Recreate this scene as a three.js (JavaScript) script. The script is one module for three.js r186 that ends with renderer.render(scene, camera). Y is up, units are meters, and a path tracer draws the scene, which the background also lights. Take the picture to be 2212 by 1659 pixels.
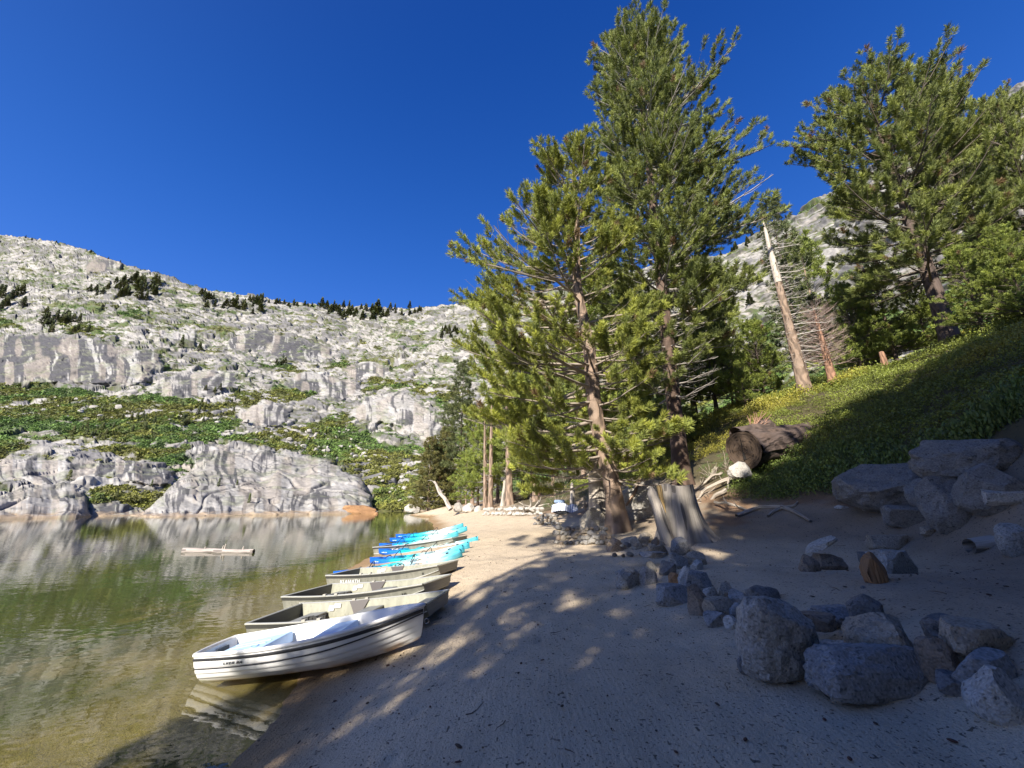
import * as THREE from 'three';
import { mergeGeometries, mergeVertices, toCreasedNormals } from 'three/addons/utils/BufferGeometryUtils.js';
import { RoundedBoxGeometry } from 'three/addons/geometries/RoundedBoxGeometry.js';

// ---------------------------------------------------------------- camera, sky, sun, exposure
const scene = new THREE.Scene();
const PITCH = THREE.MathUtils.degToRad(16.2), EYE = new THREE.Vector3(0, 2.2, 0);
const camera = new THREE.PerspectiveCamera(88, 4 / 3, 0.05, 4000);
camera.position.copy(EYE);
camera.rotation.set(PITCH, 0, 0);
camera.updateMatrixWorld();
const renderer = new THREE.WebGLRenderer({ antialias: true });
renderer.setSize(1024, 768);
renderer.toneMapping = THREE.LinearToneMapping;
renderer.toneMappingExposure = 1.85;
renderer.shadowMap.enabled = true;

const SUN_EL = THREE.MathUtils.degToRad(32), SUN_AZ = THREE.MathUtils.degToRad(27);   // sunlight travels forward (-z) and a little to the right
const TO_SUN = new THREE.Vector3(-Math.sin(SUN_AZ) * Math.cos(SUN_EL), Math.sin(SUN_EL), Math.cos(SUN_AZ) * Math.cos(SUN_EL));
const sun = new THREE.DirectionalLight(new THREE.Color(1.0, 0.93, 0.82), 5);
sun.position.copy(TO_SUN).multiplyScalar(200);
sun.castShadow = true;
sun.shadow.mapSize.set(4096, 4096);
Object.assign(sun.shadow.camera, { left: -160, right: 160, top: 160, bottom: -160, near: 1, far: 700 });
scene.add(sun, sun.target);

{ // clear mountain sky: deep blue overhead, paler towards the horizon and round the sun
  const W = 1024, H = 512, d = new Float32Array(W * H * 4), v = new THREE.Vector3();
  for (let j = 0; j < H; j++) for (let i = 0; i < W; i++) {
    const el = ((j + 0.5) / H - 0.5) * Math.PI, az = ((i + 0.5) / W - 0.5) * 2 * Math.PI;
    v.set(Math.cos(el) * Math.cos(az), Math.sin(el), Math.cos(el) * Math.sin(az));
    const y = Math.max(v.y, 0), c = Math.max(-1, Math.min(1, v.dot(TO_SUN)));
    const t = Math.pow(1 - y, 1.5);
    let r = 0.0035 + 0.033 * t, g = 0.031 + 0.150 * t, b = 0.172 + 0.490 * t;
    const hz = Math.pow(1 - y, 5); r += 0.15 * hz; g += 0.13 * hz; b += 0.05 * hz;
    const gl = Math.pow(Math.max(0, c), 2) * 0.05 + Math.pow(Math.max(0, c), 8) * 0.2 + Math.pow(Math.max(0, c), 60) * 0.9;
    r += gl * 0.85; g += gl * 0.9; b += gl;
    if (v.y < 0) { r = 0.05; g = 0.055; b = 0.05; }
    const k = (j * W + i) * 4; d[k] = r; d[k + 1] = g; d[k + 2] = b; d[k + 3] = 1;
  }
  const t = new THREE.DataTexture(d, W, H, THREE.RGBAFormat, THREE.FloatType);
  t.mapping = THREE.EquirectangularReflectionMapping; t.magFilter = t.minFilter = THREE.LinearFilter; t.needsUpdate = true;
  scene.background = t; scene.environment = t;
}

// ---------------------------------------------------------------- helpers
let SEED = 1;
function rng(s) { let a = (s * 2654435761) >>> 0; return () => { a = (a + 0x6D2B79F5) | 0; let t = Math.imul(a ^ (a >>> 15), 1 | a); t = (t + Math.imul(t ^ (t >>> 7), 61 | t)) ^ t; return ((t ^ (t >>> 14)) >>> 0) / 4294967296; }; }
const clamp = (x, a = 0, b = 1) => x < a ? a : x > b ? b : x;
const lerp = (a, b, t) => a + (b - a) * t;
const sstep = (a, b, x) => { const t = clamp((x - a) / (b - a)); return t * t * (3 - 2 * t); };
function h3(x, y, z) { let h = Math.imul(x, 374761393) ^ Math.imul(y, 668265263) ^ Math.imul(z, 2147483647 - 1640531527); h = Math.imul(h ^ (h >>> 13), 1274126177); h ^= h >>> 16; h = Math.imul(h, 2246822519); return ((h ^ (h >>> 15)) >>> 0) / 4294967296; }
function noise(x, y, z = 0.37) {              // value noise -1..1
  const X = Math.floor(x), Y = Math.floor(y), Z = Math.floor(z); let a = x - X, b = y - Y, c = z - Z;
  a = a * a * a * (a * (a * 6 - 15) + 10); b = b * b * b * (b * (b * 6 - 15) + 10); c = c * c * c * (c * (c * 6 - 15) + 10);
  const l = lerp;
  return l(l(l(h3(X, Y, Z), h3(X + 1, Y, Z), a), l(h3(X, Y + 1, Z), h3(X + 1, Y + 1, Z), a), b), l(l(h3(X, Y, Z + 1), h3(X + 1, Y, Z + 1), a), l(h3(X, Y + 1, Z + 1), h3(X + 1, Y + 1, Z + 1), a), b), c) * 2 - 1;
}
function fbm(x, y, z = 0.37, o = 4) { let s = 0, a = 0.5, f = 1; for (let i = 0; i < o; i++) { s += a * noise(x * f + i * 17.3, y * f + i * 5.1, z * f - i * 9.7); a *= 0.5; f *= 2.03; } return s; }
const W_ = { f1: 0, f2: 0, id: 0, dx: 0, dy: 0, dz: 0 };
function worley(x, y, z) {
  const X = Math.floor(x), Y = Math.floor(y), Z = Math.floor(z); let f1 = 9, f2 = 9, id = 0;
  for (let i = -1; i < 2; i++) for (let j = -1; j < 2; j++) for (let k = -1; k < 2; k++) {
    const cx = X + i, cy = Y + j, cz = Z + k, r = h3(cx, cy, cz);
    const dx = cx + r - x, dy = cy + h3(cx + 57, cy - 31, cz + 11) - y, dz = cz + h3(cx - 19, cy + 83, cz - 47) - z, d = dx * dx + dy * dy + dz * dz;
    if (d < f1) { f2 = f1; f1 = d; id = r; W_.dx = dx; W_.dy = dy; W_.dz = dz; } else if (d < f2) f2 = d;
  }
  W_.f1 = Math.sqrt(f1); W_.f2 = Math.sqrt(f2); W_.id = id; return W_;
}
const used = {};
function numbered(n) { if (!(n in used)) { used[n] = 0; return n; } used[n]++; return n + '_' + String(used[n]).padStart(3, '0'); }
function tag(o, label, category, group, kind) { if (label) o.userData.label = label; if (category) o.userData.category = category; if (group) o.userData.group = group; if (kind) o.userData.kind = kind; return o; }
function shadows(o) { o.castShadow = o.receiveShadow = true; return o; }
function thing(name, label, category, pos = [0, 0, 0], group) { const o = new THREE.Group(); o.name = numbered(name); o.position.set(...pos); scene.add(o); return tag(o, label, category, group); }
function mesh(name, geo, mat, parent = scene) { const m = shadows(new THREE.Mesh(geo, mat)); m.name = parent === scene ? numbered(name) : name; parent.add(m); return m; }
function copy(o, label, group) { const c = o.clone(); c.name = numbered(o.name.replace(/_\d{3}$/, '')); c.userData = { ...o.userData }; if (label) c.userData.label = label; if (group) c.userData.group = group; scene.add(c); return c; }
function geom(pos, idx, col, uv) {
  const g = new THREE.BufferGeometry(); g.setAttribute('position', new THREE.Float32BufferAttribute(pos, 3));
  if (idx) g.setIndex(idx.length ? new THREE.BufferAttribute(idx instanceof Uint32Array ? idx : new Uint32Array(idx), 1) : null);
  if (col) g.setAttribute('color', new THREE.Float32BufferAttribute(col, 3));
  if (uv) g.setAttribute('uv', new THREE.Float32BufferAttribute(uv, 2));
  g.computeVertexNormals(); return g;
}
const merge = (list) => { const any = list.map((g) => g.index ? g.toNonIndexed() : g); const keep = ['position', 'normal', 'uv', 'color'].filter((a) => any.every((g) => g.attributes[a])); return mergeGeometries(any.map((g) => { const o = new THREE.BufferGeometry(); keep.forEach((a) => o.setAttribute(a, g.attributes[a])); return o; })); };
const std = (color, o = {}) => new THREE.MeshStandardMaterial({ color: Array.isArray(color) ? new THREE.Color().setRGB(...color) : color, roughness: 0.85, ...o });
function dataTex(w, h, fn, srgb = false) {     // fn(i, j) gives linear [r, g, b] in 0..1
  const d = new Uint8Array(w * h * 4);
  for (let j = 0; j < h; j++) for (let i = 0; i < w; i++) { const c = fn(i, j), k = (j * w + i) * 4; for (let q = 0; q < 3; q++) d[k + q] = 255 * clamp(srgb ? Math.pow(clamp(c[q]), 1 / 2.2) : c[q]); d[k + 3] = 255; }
  const t = new THREE.DataTexture(d, w, h); t.wrapS = t.wrapT = THREE.RepeatWrapping; t.magFilter = THREE.LinearFilter; t.minFilter = THREE.LinearMipmapLinearFilter; t.generateMipmaps = true; t.needsUpdate = true;
  if (srgb) t.colorSpace = THREE.SRGBColorSpace; return t;
}
const scaled = (t, u, v = u) => { const c = t.clone(); c.repeat.set(u, v); c.needsUpdate = true; return c; };
// tileable value noise for textures: period n cells over the tile
function tnoise(x, y, n, s = 0, ny = n) { const X = Math.floor(x), Y = Math.floor(y); let a = x - X, b = y - Y; a = a * a * (3 - 2 * a); b = b * b * (3 - 2 * b); const m = (q) => ((q % n) + n) % n, w = (q) => ((q % ny) + ny) % ny; return lerp(lerp(h3(m(X), w(Y), s), h3(m(X + 1), w(Y), s), a), lerp(h3(m(X), w(Y + 1), s), h3(m(X + 1), w(Y + 1), s), a), b); }

// a place in the photograph (2212 x 1659 frame) as a ray from the eye; used only to measure where things stand
const FPX = 829.5 / Math.tan(THREE.MathUtils.degToRad(44)), CS = Math.cos(PITCH), SN = Math.sin(PITCH);
function ray(u, v) { const yc = (829.5 - v) / FPX; return [(u - 1106) / FPX, SN + yc * CS, CS - yc * SN]; }       // lateral, up, forward
function at(u, v, fwd) { const r = ray(u, v), t = fwd / r[2]; return new THREE.Vector3(r[0] * t, EYE.y + r[1] * t, -fwd); }
function atY(u, v, y) { const r = ray(u, v), t = (y - EYE.y) / r[1]; return new THREE.Vector3(r[0] * t, y, -r[2] * t); }

// ---------------------------------------------------------------- shore, lake bed and hillside: one height field
const A = [];
for (const [u, v, y] of [[480, 1659, 0], [640, 1500, 0], [935, 1130, 0], [925, 1117, 0], [905, 1108, 0], [895, 1400, 0.30], [1106, 1659, 0.55], [1106, 1500, 0.58], [960, 1330, 0.42], [1100, 1250, 0.68], [1000, 1200, 0.62], [1040, 1150, 0.75], [1150, 1150, 0.95], [1100, 1115, 1.0], [1000, 1108, 0.8],
  [1340, 1265, 0.72], [1500, 1330, 0.68], [1640, 1450, 0.68], [1800, 1510, 0.72], [2040, 1540, 0.72], [2212, 1620, 0.72], [1400, 1659, 0.58], [1900, 1659, 0.66],
  [1560, 1230, 1.0], [1700, 1270, 1.05], [1900, 1250, 1.2], [2212, 1290, 1.3], [2000, 1350, 1.08], [2212, 1450, 1.05], [1470, 1165, 1.1], [1335, 1150, 0.98], [1250, 1130, 1.0], [1200, 1105, 1.4]]) A.push(atY(u, v, y));
for (const [u, v, f] of [[1700, 1160, 11], [1600, 1110, 14], [1850, 1130, 10.5], [2000, 1150, 9], [2212, 1180, 7], [2212, 920, 8.3], [2212, 760, 13], [2212, 690, 20], [1900, 860, 18], [1900, 1000, 13], [1700, 890, 22], [1700, 1000, 17.5], [2060, 750, 22], [1790, 845, 25], [1580, 880, 30], [1475, 1060, 20], [1400, 1045, 26], [1045, 1098, 45], [960, 1095, 58], [1300, 1040, 40], [2100, 1000, 9.2], [2212, 1020, 7.6], [2000, 1060, 10]]) A.push(at(u, v, f));
for (const [x, y, z] of [[-2.5, 0, -2], [-2.7, 0.0, 3], [-9, 0.4, 7], [-15, 0.6, 12], [0, 0.6, 0], [0, 0.9, 10], [5, 1.1, 0], [8, 1.6, 0], [14, 5.5, 0], [10, 3, 12], [22, 10, 2], [25, 11, 14], [42, 14, -10], [40, 14, -28], [42, 15, -40], [60, 20, -45], [32, 13, -60], [12, 5, -60], [0, 2, -80], [-12, 0.6, -90], [-4.2, -0.22, -5], [-6, -0.5, -6], [-12, -1.2, -6], [-25, -2.4, -10], [-30, -3, -40], [-16, -1.2, -45], [-7, -0.3, -20], [-14, -1.0, -20], [-60, -4, -30], [-60, -4, 10], [-28, -1.5, 14], [-14, -1, 2], [-5.5, -0.35, 1], [-90, -5, -20], [20, 11, -100], [60, 24, -80], [0, 1, 40], [40, 18, 40], [-30, -1, 40]]) A.push(new THREE.Vector3(x, y, z));
const RBF = (() => {
  const n = A.length, N = n + 3, M = [], k = (dx, dz) => Math.sqrt(dx * dx + dz * dz + 0.6);
  for (let i = 0; i < n; i++) { const r = []; for (let j = 0; j < n; j++) r.push(k(A[i].x - A[j].x, A[i].z - A[j].z) - (i === j ? 0.06 : 0)); r.push(1, A[i].x, A[i].z, A[i].y); M.push(r); }
  for (const f of [() => 1, (p) => p.x, (p) => p.z]) M.push([...A.map(f), 0, 0, 0, 0]);
  for (let c = 0; c < N; c++) { let p = c; for (let r = c + 1; r < N; r++) if (Math.abs(M[r][c]) > Math.abs(M[p][c])) p = r;[M[c], M[p]] = [M[p], M[c]]; for (let r = 0; r < N; r++) if (r !== c) { const q = M[r][c] / M[c][c]; if (q) for (let m = c; m <= N; m++) M[r][m] -= q * M[c][m]; } }
  const w = M.map((r, i) => r[N] / r[i]);
  return (x, z) => { let s = w[n] + w[n + 1] * x + w[n + 2] * z; for (let i = 0; i < n; i++) { const dx = x - A[i].x, dz = z - A[i].z; s += w[i] * Math.sqrt(dx * dx + dz * dz + 0.6); } return s; };
})();
function groundY(x, z) {
  let y = RBF(x, z);
  const slab = sstep(1.3, 2.2, y);
  y += 0.035 * fbm(x * 0.9, z * 0.9, 1.3, 3) + slab * 0.35 * fbm(x * 0.35, z * 0.35, 4.1, 4);
  return y;
}
function hitGround(u, v) { const r = ray(u, v); let t = 1; for (let i = 0; i < 4000; i++) { const x = r[0] * t, y = EYE.y + r[1] * t, z = -r[2] * t; if (groundY(x, z) > y) { for (let k = 0, st = 0.02 * t; k < 12; k++) { st /= 2; const tt = t - st; if (groundY(r[0] * tt, -r[2] * tt) > EYE.y + r[1] * tt) t = tt; } break; } t *= 1.012; if (t > 300) break; } return new THREE.Vector3(r[0] * t, groundY(r[0] * t, -r[2] * t), -r[2] * t); }

const grainBump = dataTex(1024, 1024, (i, j) => {      // coarse granite sand with rake tines and small footmarks, 3 m tile
  const x = i / 1024, y = j / 1024;
  const g = 0.38 * h3(i >> 1, j >> 1, 3) + 0.34 * tnoise(x * 256, y * 256, 256, 5) + 0.3 * tnoise(x * 90, y * 90, 90, 7) + 0.55 * tnoise(x * 22, y * 22, 22, 9) + 0.75 * tnoise(x * 9, y * 9, 9, 10);
  const wob = 1.2 * tnoise(x * 6, y * 6, 6, 12) + 0.6 * tnoise(x * 16, y * 16, 16, 13);
  const rake = (0.5 + 0.5 * Math.sin(2 * Math.PI * (x * 62 + wob))) * (0.25 + 0.6 * tnoise(x * 4, y * 4, 4, 17));
  const q = 0.42 * g + 0.09 * rake; return [q, q, q];
});
const grainMap = dataTex(1024, 1024, (i, j) => {
  const x = i / 1024, y = j / 1024; let a = 0.80 + 0.16 * tnoise(x * 7, y * 7, 7, 21) + 0.12 * (h3(i >> 1, j >> 1, 31) - 0.5) + 0.08 * (tnoise(x * 120, y * 120, 120, 33) - 0.5);
  const sp = tnoise(x * 200, y * 200, 200, 41), sp2 = tnoise(x * 84, y * 84, 84, 43); let k = 1; if (sp > 0.86) k = 0.42; if (sp2 > 0.93) k = 0.25;
  return [a * k, a * k * 0.98, a * k * 0.96];
}, true);
{
  const xs = [], zs = [];
  for (let x = -8; x <= -2.5; x += 0.1) xs.push(x); for (let x = -2.45; x <= 7; x += 0.052) xs.push(x); for (let x = 7.05; x <= 14; x += 0.1) xs.push(x);
  for (let x = 14, d = 0.1; x < 110;) { d *= 1.05; x += d; xs.push(x); }
  for (let x = -8, d = 0.1; x > -150;) { d *= 1.07; x -= d; xs.unshift(x); }
  for (let z = 2, d = 0.05; z > -130;) { zs.push(z); d = Math.max(0.05, 0.011 * Math.abs(z)); z -= d; }
  for (let z = 2, d = 0.1; z < 60;) { d *= 1.12; z += d; zs.unshift(z); }
  const nx = xs.length, nz = zs.length, pos = new Float32Array(nx * nz * 3), col = new Float32Array(nx * nz * 3), uv = new Float32Array(nx * nz * 2), idx = new Uint32Array((nx - 1) * (nz - 1) * 6);
  const C = (r, g, b) => [r, g, b], mixc = (a, b, t) => [lerp(a[0], b[0], t), lerp(a[1], b[1], t), lerp(a[2], b[2], t)];
  const SAND = C(0.66, 0.545, 0.39), DAMP = C(0.36, 0.235, 0.115), BED = C(0.235, 0.175, 0.08), ALGAE = C(0.060, 0.070, 0.016), SOIL = C(0.33, 0.265, 0.195), LITTER = C(0.26, 0.145, 0.075), ROCK = C(0.42, 0.39, 0.35), DUFF = C(0.10, 0.085, 0.04);
  let p = 0, q = 0, t = 0; const STEPS = [], SR = rng(19); for (let w = 0; w < 9; w++) { let fx = lerp(-1, 6, SR()), fz = -lerp(2, 11, SR()), a = SR() * 6.28; for (let k = 0; k < 13; k++) { const c = Math.cos(a), d = Math.sin(a), sd = k & 1 ? 0.11 : -0.11; STEPS.push([fx - d * sd, fz + c * sd, c, d]); fx += c * 0.62; fz += d * 0.62; a += (SR() - 0.5) * 0.3; } }
  for (let j = 0; j < nz; j++) for (let i = 0; i < nx; i++) {
    const x = xs[i], z = zs[j]; let y = groundY(x, z);
    const near = sstep(-30, -8, z);
    y += 0.018 * fbm(x * 5, z * 5, 2.2, 3) * near; if (z > -14 && x > -2.5 && x < 9 && y > 0.2) for (const [fx, fz, ca, sa] of STEPS) { const ex = x - fx, ez = z - fz; if (ex * ex + ez * ez > 0.09) continue; const a = (ex * ca + ez * sa) / 0.15, b = (-ex * sa + ez * ca) / 0.065, q = a * a + b * b; y += q < 1 ? -0.028 * (1 - q) : 0.012 * Math.exp(-(q - 1) * 1.2); }
    pos[p] = x; pos[p + 1] = y; pos[p + 2] = z; uv[t++] = x / 3; uv[t++] = z / 3;
    const n1 = fbm(x * 0.6, z * 0.6, 7, 4), n2 = fbm(x * 2.3, z * 2.3, 3, 3);
    let c = SAND;
    if (y < 0.32) c = mixc(c, DAMP, sstep(0.34, 0.02, y + 0.10 * n1 + 0.03 * n2));
    if (y < 0) { c = mixc(c, BED, sstep(0, -0.10, y)); c = mixc(c, ALGAE, sstep(-0.34, -0.8, y + 0.4 * n1 + 0.15 * n2)); c = mixc(c, BED, 0.5 * sstep(0.15, 0.3, n2 + 0.5 * n1)); c = mixc(c, ALGAE, sstep(-9, -14, x)); }
    const up = sstep(0.9, 1.35, y + 0.1 * n1); c = mixc(c, SOIL, up * (x > 0.5 ? 1 : 0.6));
    if (y > 1.2) { const l = sstep(-0.1, 0.25, n1 + 0.3 * n2); c = mixc(c, LITTER, 0.75 * l * sstep(-9, -12, z) * sstep(1.1, 1.5, y)); c = mixc(c, DUFF, sstep(2.4, 3.2, y + n1)); }
    if (z < -30 && x > -6) c = mixc(c, DUFF, sstep(-1, 2.5, x + (z + 30) * -0.06) * 0.85);
    col[p] = c[0]; col[p + 1] = c[1]; col[p + 2] = c[2]; p += 3;
  }
  for (let j = 0; j < nz - 1; j++) for (let i = 0; i < nx - 1; i++) { const a = j * nx + i, b = a + 1, c = a + nx, d = c + 1; idx[q++] = a; idx[q++] = b; idx[q++] = c; idx[q++] = b; idx[q++] = d; idx[q++] = c; }
  // rows run from +z to -z, so this winding faces up
  const g = geom(pos, idx, col, uv); 
  if (g.attributes.normal.getY(nx * (nz >> 1) + (nx >> 1)) < 0) { for (let k = 0; k < idx.length; k += 3) { const s = idx[k]; idx[k] = idx[k + 1]; idx[k + 1] = s; } g.index.needsUpdate = true; g.computeVertexNormals(); }
  console.log('ground', nx, nz);
  const m = mesh('ground', g, std([1, 1, 1], { vertexColors: true, map: grainMap, bumpMap: grainBump, bumpScale: 0.032, roughness: 0.95 }));
  tag(m, 'raked granite sand beach sloping from the lake to a shrubby hillside', null, null, 'structure');
  const f = mesh('valley_floor', new THREE.CircleGeometry(2500, 48).rotateX(-Math.PI / 2).translate(0, -7, 0), std([0.2, 0.19, 0.12]));
  tag(f, 'low ground reaching away to the horizon', null, null, 'structure');
}
{ // the lake: one thin sheet over the bed
  const ripple = dataTex(1024, 1024, (i, j) => { const x = i / 1024, y = j / 1024; const q = 0.5 * tnoise(x * 10, y * 18, 10, 51, 18) + 0.3 * tnoise(x * 28, y * 52, 28, 53, 52) + 0.2 * tnoise(x * 70, y * 110, 70, 57, 110); return [q, q, q]; });
  const g = new THREE.PlaneGeometry(420, 420, 1, 1).rotateX(-Math.PI / 2).translate(-150, 0, -60);
  const uv = g.attributes.uv; for (let i = 0; i < uv.count; i++) uv.setXY(i, g.attributes.position.getX(i) / 6, g.attributes.position.getZ(i) / 6);
  const m = mesh('lake_water', g, new THREE.MeshPhysicalMaterial({ color: new THREE.Color().setRGB(0.80, 0.84, 0.66), transmission: 1, thickness: 0, roughness: 0.02, ior: 1.33, bumpMap: ripple, bumpScale: 0.0028 }));
  tag(m, 'calm olive green lake mirroring the granite mountainside', null, null, 'structure');
}

// ---------------------------------------------------------------- the granite mountainside round the far shore
const MU = [-700, -300, 0, 150, 300, 450, 600, 750, 905, 1050, 1300, 1560, 1700, 1900, 2100, 2212, 2500, 3000];
const MB = [1128, 1122, 1118, 1115, 1112, 1110, 1108, 1106, 1104, 1090, 1070, 1040, 1010, 960, 900, 870, 800, 740];      // foot
const MT = [500, 520, 508, 528, 578, 626, 646, 664, 662, 655, 600, 548, 470, 360, 250, 188, 60, 100];                  // skyline
const MF0 = [44, 48, 53, 57, 62, 67, 71, 76, 84, 88, 84, 72, 62, 52, 44, 40, 34, 30];                                   // distance of the foot
const MF1 = [330, 330, 330, 318, 300, 300, 310, 320, 310, 290, 240, 190, 165, 125, 95, 82, 60, 50];                     // distance of the skyline
function tab(T, u) { let i = 0; while (i < MU.length - 2 && u > MU[i + 1]) i++; const t = clamp((u - MU[i]) / (MU[i + 1] - MU[i])); return lerp(T[i], T[i + 1], t); }
// outlines of cliffs, domes and green slopes as they lie on the mountainside
const CLIFF = [
  { p: [[-60, 1190], [-60, 1080], [0, 1066], [60, 1053], [150, 1056], [192, 1072], [200, 1110], [203, 1190]], b: 4, k: 'light' },
  { p: [[199, 1160], [197, 1086], [250, 1080], [330, 1094], [307, 1160]], b: 1.5, k: 'dark' },
  { p: [[-40, 1050], [0, 984], [70, 978], [190, 992], [260, 985], [379, 1010], [372, 1040], [300, 1052], [230, 1036], [100, 1050]], b: 3.5, k: 'light' },
  { p: [[200, 1035], [215, 990], [300, 996], [385, 1012], [372, 1042], [330, 1052]], b: 3, k: 'dark' },
  { p: [[270, 1180], [288, 1113], [330, 1078], [375, 1040], [413, 1010], [413, 962], [485, 959], [624, 976], [710, 995], [778, 1029], [806, 1063], [800, 1106], [796, 1180]], b: 9, k: 'light' },
  { p: [[519, 920], [520, 890], [571, 861], [629, 883], [632, 914], [552, 928]], b: 7, k: 'grey' },
  { p: [[745, 902], [787, 856], [845, 842], [912, 866], [960, 919], [968, 950], [912, 955], [869, 923], [787, 912]], b: 6, k: 'pale' },
  { p: [[782, 936], [800, 905], [822, 900], [815, 925]], b: 4, k: 'pale' },
  { p: [[826, 930], [840, 926], [862, 945], [850, 948]], b: 4, k: 'pale' },
  { p: [[-60, 835], [-60, 710], [0, 722], [86, 717], [202, 736], [346, 762], [357, 794], [288, 832], [144, 832]], b: 7, k: 'dark' },
  { p: [[480, 755], [494, 722], [576, 712], [720, 746], [722, 775], [638, 786], [557, 762]], b: 6, k: 'dark' },
  { p: [[298, 851], [336, 818], [408, 799], [504, 808], [511, 842], [422, 868]], b: 5, k: 'grey' },
  { p: [[600, 832], [658, 799], [749, 813], [794, 837], [739, 866], [672, 851]], b: 5, k: 'grey' },
  { p: [[735, 800], [745, 780], [830, 790], [850, 815], [770, 822]], b: 4, k: 'grey' },
  { p: [[180, 590], [190, 556], [250, 540], [282, 568], [262, 582]], b: 7, k: 'dark' },
  { p: [[330, 720], [345, 708], [425, 716], [420, 738], [340, 735]], b: 3, k: 'grey' },
];
const GREEN = [
  [[-100, 820], [0, 823], [150, 840], [288, 851], [480, 871], [528, 919], [432, 957], [288, 960], [150, 940], [0, 920], [-100, 930]],
  [[446, 890], [520, 850], [682, 838], [690, 850], [640, 868], [540, 880]],
  [[480, 940], [640, 925], [744, 880], [775, 925], [830, 955], [915, 957], [1000, 940], [1000, 1110], [811, 1103], [806, 1058], [720, 990], [480, 955]],
  [[182, 1056], [230, 1042], [300, 1058], [340, 1050], [350, 1072], [318, 1092], [250, 1082], [200, 1084]],
  [[340, 1068], [392, 1012], [412, 1006], [378, 1042], [352, 1066]],
  [[480, 1010], [500, 1000], [530, 1004], [500, 1016]], [[536, 1002], [562, 993], [600, 1008], [560, 1012]], [[570, 1043], [640, 1034], [700, 1026], [640, 1046]],
  [[780, 850], [800, 820], [960, 830], [1040, 850], [1000, 900], [912, 858], [850, 838]],
  [[740, 770], [790, 800], [870, 830], [800, 838], [745, 800], [700, 790]],
  [[120, 700], [180, 690], [235, 715], [150, 726]], [[240, 668], [300, 670], [330, 690], [280, 690]], [[-60, 690], [10, 688], [60, 714], [-60, 712]],
  [[-80, 940], [0, 946], [80, 965], [0, 980], [-80, 980]], [[200, 960], [300, 960], [410, 968], [400, 1004], [300, 988], [230, 982]],
  [[560, 780], [690, 800], [640, 812], [560, 798]], [[780, 740], [830, 745], [820, 756], [780, 750]],
  [[1620, 720], [1690, 660], [1720, 700], [1660, 770]],
  [[1100, 1100], [1100, 900], [1500, 830], [1800, 700], [2300, 560], [2900, 500], [2900, 760], [2300, 800], [1900, 900], [1500, 1060]],
];
function pdist(P, x, y) {        // signed distance, positive inside
  let ins = false, d = 1e9;
  for (let i = 0, j = P.length - 1; i < P.length; j = i++) {
    const [ax, ay] = P[i], [bx, by] = P[j];
    if ((ay > y) !== (by > y) && x < ((bx - ax) * (y - ay)) / (by - ay) + ax) ins = !ins;
    const t = clamp(((x - ax) * (bx - ax) + (y - ay) * (by - ay)) / ((bx - ax) ** 2 + (by - ay) ** 2)), ex = x - ax - t * (bx - ax), ey = y - ay - t * (by - ay); d = Math.min(d, ex * ex + ey * ey);
  }
  d = Math.sqrt(d); return ins ? d : -d;
}
const bbox = (P) => [Math.min(...P.map((q) => q[0])) - 12, Math.max(...P.map((q) => q[0])) + 12, Math.min(...P.map((q) => q[1])) - 12, Math.max(...P.map((q) => q[1])) + 12];
CLIFF.forEach((c) => { c.bb = bbox(c.p); }); const GB = GREEN.map(bbox);
const inb = (b, x, y) => x > b[0] && x < b[1] && y > b[2] && y < b[3];
// how the mountain stands at column u and height share s (0 foot, 1 skyline)
function mtn(u, s, out) {
  const b = tab(MB, u), top = tab(MT, u), f0 = tab(MF0, u), f1 = tab(MF1, u);
  let v = lerp(b, top, s), f;
  const e = lerp(1.25, 1.1, sstep(850, 1250, u));
  if (s >= 0 && s <= 1) f = lerp(f0, f1, Math.pow(s, e)); else f = s < 0 ? f0 + s * 60 : f1;
  const wu = u + 7 * noise(u * 0.04, v * 0.05, 3.1) + 3 * noise(u * 0.13, v * 0.16, 5.5), wv = v + 6 * noise(u * 0.035, v * 0.06, 8.8) + 2.5 * noise(u * 0.12, v * 0.2, 9.9);
  let smooth = 0, kind = null, inside = 0;
  for (const c of CLIFF) if (inb(c.bb, wu, wv)) { const d = pdist(c.p, wu, wv); if (d > 0) { const q = Math.sqrt(Math.min(1, d / 32)); f -= c.b * q; smooth = Math.max(smooth, Math.min(1, d / 6)); kind = c.k; inside = d; } }
  let green = 0;
  for (let i = 0; i < GREEN.length; i++) if (inb(GB[i], wu, wv)) { const d = pdist(GREEN[i], wu, wv); if (d > -4) green = Math.max(green, sstep(-4, 6, d)); }
  if (inside > 3) green = i0(green, inside);
  out.v = v; out.f = f; out.smooth = smooth; out.kind = kind; out.green = green; out.b = b; out.top = top;
  const r = ray(u, v), t = f / r[2]; out.x = r[0] * t; out.y = EYE.y + r[1] * t; out.z = -f;
  return out;
}
function i0(g, d) { return g * clamp(1 - (d - 3) / 8, 0.35, 1); }
const mo = {};
function mtnPoint(u, v) { const b = tab(MB, u), t = tab(MT, u); return mtn(u, clamp((b - v) / (b - t), 0, 1), mo), displace(mo, u), new THREE.Vector3(mo.x, mo.y, mo.z); }
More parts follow.
